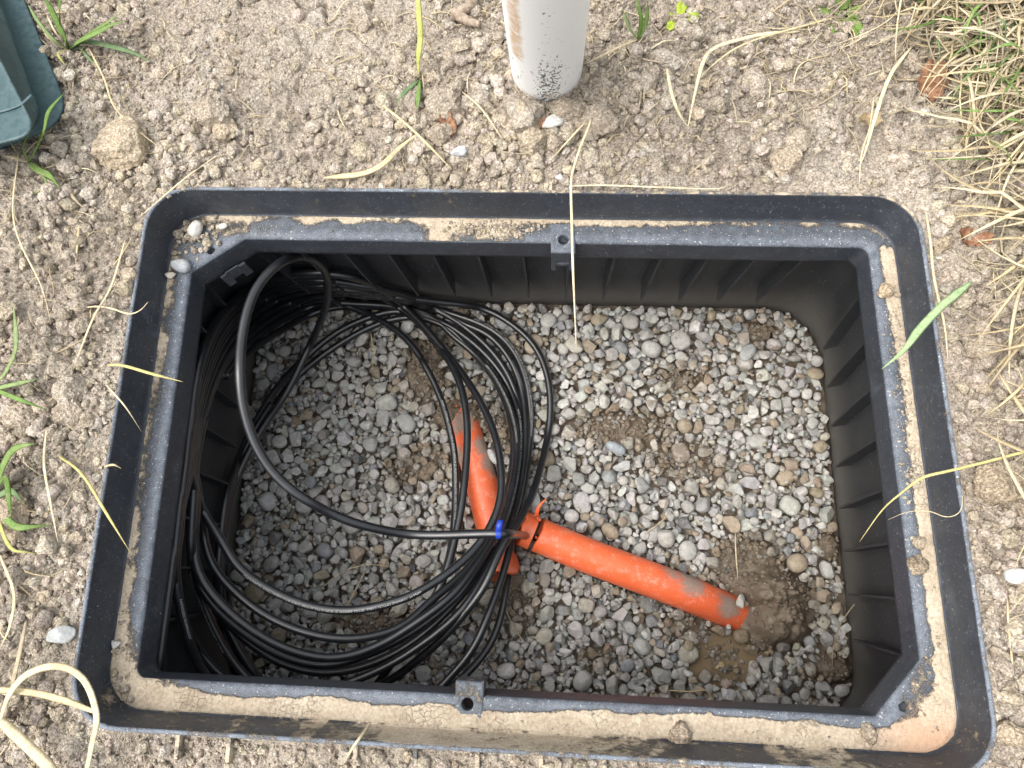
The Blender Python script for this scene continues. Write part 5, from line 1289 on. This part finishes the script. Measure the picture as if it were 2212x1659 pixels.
# plants
def plant(name, base, blades, label, cat):
    """blades: lists of (x, y, dz), width, colour"""
    b = P(*base, float(gz_at(*P(*base, 0)[:2]))); root = obj(name, None, label=label, cat=cat, loc=tuple(b))
    for pts, wd, col in blades:
        q = np.array([b] + [P(x, y, b[2] + z) for x, y, z in pts]); p = gauss(smooth_path(q, 30), 1.0)
        V, F_ = blade_geo(p, wd, .14, (.5, .08)); obj("leaf_blade", mesh("leaf_blade", V - b, F_, M_BLADE, True, {"Col": np.tile([*col, 1], (len(V), 1))}), root)
    return root
g1_, g2_, g3_, g4_ = GREEN
plant("grass_tuft", (149, 108), [([(165, 92, .02), (205, 72, .04), (250, 50, .05), (270, 45, .05)], .010, g2_), ([(175, 85, .02), (230, 50, .045), (258, 30, .05)], .008, g2_), ([(132, 60, .03), (128, 20, .06), (132, -20, .08)], .010, g1_), ([(138, 80, .03), (105, 10, .05), (85, -20, .06)], .008, g1_),
      ([(180, 90, .015), (240, 100, .02), (290, 115, .015), (330, 135, .006)], .008, g3_), ([(120, 90, .02), (85, 50, .03), (60, 10, .03)], .005, g4_), ([(125, 115, .01), (140, 140, .008)], .004, YEL[1]), ([(110, 85, .02), (90, 60, .03)], .004, STRAW[0]), ([(120, 70, .03), (100, 30, .03)], .003, STRAW[1]), ([(170, 100, .01), (185, 118, .006), (215, 150, .004)], .005, g3_)],
      "green grass tuft growing beside the dark green cover at upper left", "grass")
plant("grass_tuft", (62, 350), [([(50, 320, .02), (58, 290, .04), (62, 250, .05)], .008, g1_), ([(78, 320, .03), (95, 280, .06), (105, 240, .08), (138, 202, .09)], .009, g1_), ([(80, 365, .01), (108, 380, .02), (130, 408, .01)], .010, g2_), ([(30, 340, .01), (5, 335, .01)], .005, STRAW[1]), ([(100, 395, .01), (60, 425, .006)], .004, g4_)],
      "green grass plant coming out from under the dark green cover", "grass")
plant("grass_tuft", (-15, 840), [([(20, 790, .03), (35, 740, .05), (28, 650, .05)], .006, g4_), ([(30, 830, .02), (75, 820, .02), (88, 815, .01)], .006, g4_), ([(40, 862, .02), (100, 885, .006)], .006, g2_)], "green and dry grass plant at the left edge level with the coil's top", "grass")
plant("grass_tuft", (-20, 1080), [([(5, 1010, .03), (30, 970, .05), (75, 958, .06)], .010, g2_), ([(30, 1135, .02), (75, 1137, .02), (113, 1134, .01)], .009, g2_), ([(20, 1060, .03), (40, 1075, .03), (60, 1095, .01)], .008, g3_), ([(20, 1180, .02), (60, 1192, .02), (90, 1200, .006)], .005, YEL[1]), ([(10, 1030, .04), (20, 1090, .05), (25, 1130, .02)], .007, g1_)], "green grass plant at the left edge level with the coil's bottom", "grass")
plant("wild_grass", (905, 170), [([(903, 130, .03), (908, 80, .05), (905, 30, .07), (900, -40, .09)], .008, (.45, .48, .16)), ([(890, 185, .01), (868, 205, .02), (855, 225, .01)], .007, g3_), ([(904, 200, .01), (902, 240, .01)], .007, g2_)], "pale yellow green stem with small leaves left of the white post", "grass")
plant("wild_grass", (1378, 85), [([(1385, 40, .03), (1372, -10, .05)], .006, g1_), ([(1395, 50, .02), (1400, 0, .05)], .006, g2_), ([(1360, 60, .02), (1345, 20, .04)], .005, g4_), ([(1340, 100, .02), (1300, 120, .02), (1260, 140, .01)], .003, STRAW[0])], "small green grass sprout right of the white post at the top", "grass")
def frond(name, base, n, ln, label, col, seed):
    r = np.random.default_rng(seed); b = P(*base, float(gz_at(*P(*base, 0)[:2]))); root = obj(name, None, label=label, cat="weed", loc=tuple(b))
    for k in range(n):
        a = 2 * pi * k / n + r.normal(0, .3); dr = np.array([cos(a), sin(a), .0]); pr_ = np.array([-sin(a), cos(a), 0]); Vs, Fs, o = [], [], 0
        p = np.array([b + dr * ln * u + [0, 0, ln * (.5 * u - .35 * u * u)] for u in np.linspace(0, 1, 12)]); V, F_ = tube(p, .0008, 5); Vs.append(V); Fs += F_; o = len(V)
        for j in range(3, 12):
            for sgn in (-1, 1):
                l = ln * .34 * (1 - .5 * abs(j - 6) / 6); q = np.array([p[j] + (pr_ * sgn + dr * .7) * l * u + [0, 0, .001 * u] for u in np.linspace(0, 1, 5)])
                V, F_ = tube(q, np.array([.0008, .0022, .0026, .002, .0005]), 5, .3); Vs.append(V); Fs += [[i + o for i in f] for f in F_]; o += len(V)
        V = np.concatenate(Vs); obj("frond", mesh("frond", V - b, Fs, M_BLADE, True, {"Col": np.tile([*col, 1], (len(V), 1))}), root)
frond("weed_seedling", (1812, 36), 6, .034, "small fern-like green weed seedling in the soil at upper right", (.16, .26, .06), 1)
frond("weed_seedling", (1468, 42), 4, .022, "tiny bright green weed seedling near the top, right of the white post", (.36, .46, .06), 2)
def leaf(pix, size, label, seed, mat=M_LEAF):
    r = np.random.default_rng(seed); g = float(gz_at(*P(*pix, 0)[:2])); c = P(*pix, g + .006); n = 14; V = []
    for i in range(n):
        for j in range(7):
            u = i / (n - 1); v = (j - 3) / 3; wv = sin(pi * min(1, u * .9 + .08)) ** .7
            V.append(((u - .5) * size, v * wv * size * .33 * (1 + .12 * sin(i * 2.1)), .006 * sin(u * 5 + seed) + .006 * abs(v) + .002 * r.normal()))
    V = np.array(V); a = r.uniform(0, 6.28); V = V @ np.array([[cos(a), -sin(a), 0], [sin(a), cos(a), 0], [0, 0, 1]]).T
    top = V; bot = V - [0, 0, .0006]; I = np.arange(n * 7).reshape(n, 7); f = np.stack([I[:-1, :-1], I[1:, :-1], I[1:, 1:], I[:-1, 1:]], -1).reshape(-1, 4)
    Fc = np.r_[f, f[:, ::-1] + n * 7]
    obj("dead_leaf", mesh("dead_leaf", np.r_[top, bot], Fc, mat), label=label, cat="leaf", loc=tuple(c))
leaf((2012, 180), .055, "crumpled reddish brown leaf in the straw at upper right", 1)
leaf((2100, 514), .036, "red brown dead leaf lying right of the back right corner", 2)
leaf((1876, 262), .030, "pale tan dead leaf on the soil behind the back right corner", 3, simple_mat("tan_leaf", (.42, .32, .18), (.55, .44, .28), 150, .8, .2, .5))
leaf((968, 272), .030, "shredded red brown bark chip on a clod left of the post", 4)
leaf((1172, 277), .022, "small red brown chip on the clod in front of the post", 5)
# forked root at the top
rt = obj("dry_root", None, label="forked grey dry root lying on the soil left of the white post at the top", cat="root", loc=tuple(P(998, 30, .01)))
o0 = np.array(rt.location)
for pts, r0, r1 in (([(1025, -8), (1018, 8), (998, 24), (976, 33)], .006, .009), ([(985, 30), (1005, 42), (1020, 48), (1036, 52)], .008, .0045), ([(1003, 22), (1012, 10)], .005, .003)):
    q = np.array([P(x, y, float(gz_at(*P(x, y, 0)[:2])) + .012) for x, y in pts]); p = smooth_path(q, 24); V, F_ = tube(p, np.linspace(r0, r1, 24) * (1 + .08 * np.sin(np.arange(24) * 1.7)), 12); obj("root_branch", mesh("root_branch", V - o0, F_, M_TWIG), rt)

# countless dry bits: straw litter and the matted dry grass at the upper right
def litter():
    r = np.random.default_rng(55); Vs, Fs, Cs, o = [], [], [], 0
    def add(p, wd, col, flat=.35, taper=(.5, .3)):
        nonlocal o
        V, F_ = blade_geo(p, wd, flat, taper, 5); Vs.append(V); Fs.extend([[i + o for i in f] for f in F_]); o += len(V); Cs.append(np.tile([*col, 1], (len(V), 1)))
    zones = [((-.86, .8), (.36, .80), 330, 1), ((-.86, -.53), (-.42, .40), 170, 1), ((.54, .80), (-.42, .45), 220, 1), ((-.3, .45), (.42, .72), 260, .8), ((.3, .8), (.42, .78), 380, 1.2), ((-.62, .62), (-.44, -.36), 14, .7)]
    for (xa, xb), (ya, yb), n, ls in zones:
        for _ in range(n):
            x, y = r.uniform(xa, xb), r.uniform(ya, yb)
            ln = r.uniform(.012, .06) * ls; a = r.uniform(0, 2 * pi); bend = r.normal(0, .5); u = np.linspace(0, 1, 9)
            px = x + ln * u * np.cos(a + bend * u); py = y + ln * u * np.sin(a + bend * u)
            if (rect_dist(px, py) < .006).any(): continue
            pz = gz_at(px, py); pz = np.maximum(pz, np.interp(u, [0, .5, 1], [pz[0], pz.max() + r.uniform(0, .006), pz[-1]])) + .0012
            add(np.c_[px, py, pz], r.uniform(.0006, .0024), np.array(STRAW[r.integers(5)]) * r.uniform(.75, 1.1))
    V = np.concatenate(Vs); obj("straw_litter", mesh("straw_litter", V, Fs, M_BLADE, True, {"Col": np.concatenate(Cs)}), label="thin bits of dry straw and root scattered over the soil", cat="straw", kind="stuff")
    Vs, Fs, Cs, o = [], [], [], 0
    for _ in range(4000):
        t = r.uniform()
        if t < .62: x, y = r.uniform(.50, .86), r.uniform(.12, .80); ok = (x - .50) / .2 + (y - .1) / 1.4 > r.uniform(.55, 1.0)
        elif t < .9: x, y = r.uniform(.38, .86), r.uniform(.50, .82); ok = (x - .38) / .3 + (y - .5) / .25 > r.uniform(.6, 1.4)
        else: x, y = r.uniform(.57, .8), r.uniform(-.1, .25); ok = r.uniform() < .5
        if not ok: continue
        ln = r.uniform(.04, .16); a = r.normal(-2.6, .9); bend = r.normal(0, .6); u = np.linspace(0, 1, 11)
        px = x + ln * u * np.cos(a + bend * u); py = y + ln * u * np.sin(a + bend * u)
        if (rect_dist(px, py) < .008).any(): continue
        h = r.uniform(.002, .035) * np.sin(pi * np.clip(u * r.uniform(.7, 1.1), 0, 1)) + r.uniform(0, .012); pz = np.maximum(gz_at(px, py), gz_at(px, py)[0]) + h + .002
        add(np.c_[px, py, pz], r.uniform(.0014, .0052), np.array(STRAW[r.integers(5)]) * r.uniform(.7, 1.15), .2, (.6, .15))
    V = np.concatenate(Vs); obj("dry_grass", mesh("dry_grass", V, Fs, M_BLADE, True, {"Col": np.concatenate(Cs)}), label="matted dry straw-coloured grass at the upper right", cat="grass", kind="stuff")
    Vs, Fs, Cs, o = [], [], [], 0
    for cx, cy, n in ((2150, 60, 9), (2195, 170, 12), (2130, 110, 4), (2200, 290, 12), (2170, 20, 7), (2205, 390, 4), (1975, 60, 3), (2060, 5, 4)):
        for _ in range(n):
            b = P(r.normal(cx, 22), r.normal(cy, 22), 0); ln = r.uniform(.04, .12); a = r.normal(-2.3, 1.0); u = np.linspace(0, 1, 11); bend = r.normal(0, .5)
            px = b[0] + ln * u * np.cos(a + bend * u); py = b[1] + ln * u * np.sin(a + bend * u); pz = gz_at(px[0], py[0]) + r.uniform(.01, .05) * np.sin(u * 2.4) + .002
            add(np.c_[px, py, pz], r.uniform(.0022, .005), np.array(GREEN[r.integers(4)]) * r.uniform(.8, 1.2), .15, (.7, .1))
    V = np.concatenate(Vs); obj("green_grass", mesh("green_grass", V, Fs, M_BLADE, True, {"Col": np.concatenate(Cs)}), label="green grass blades growing through the dry grass at the upper right", cat="grass", kind="stuff")
litter()
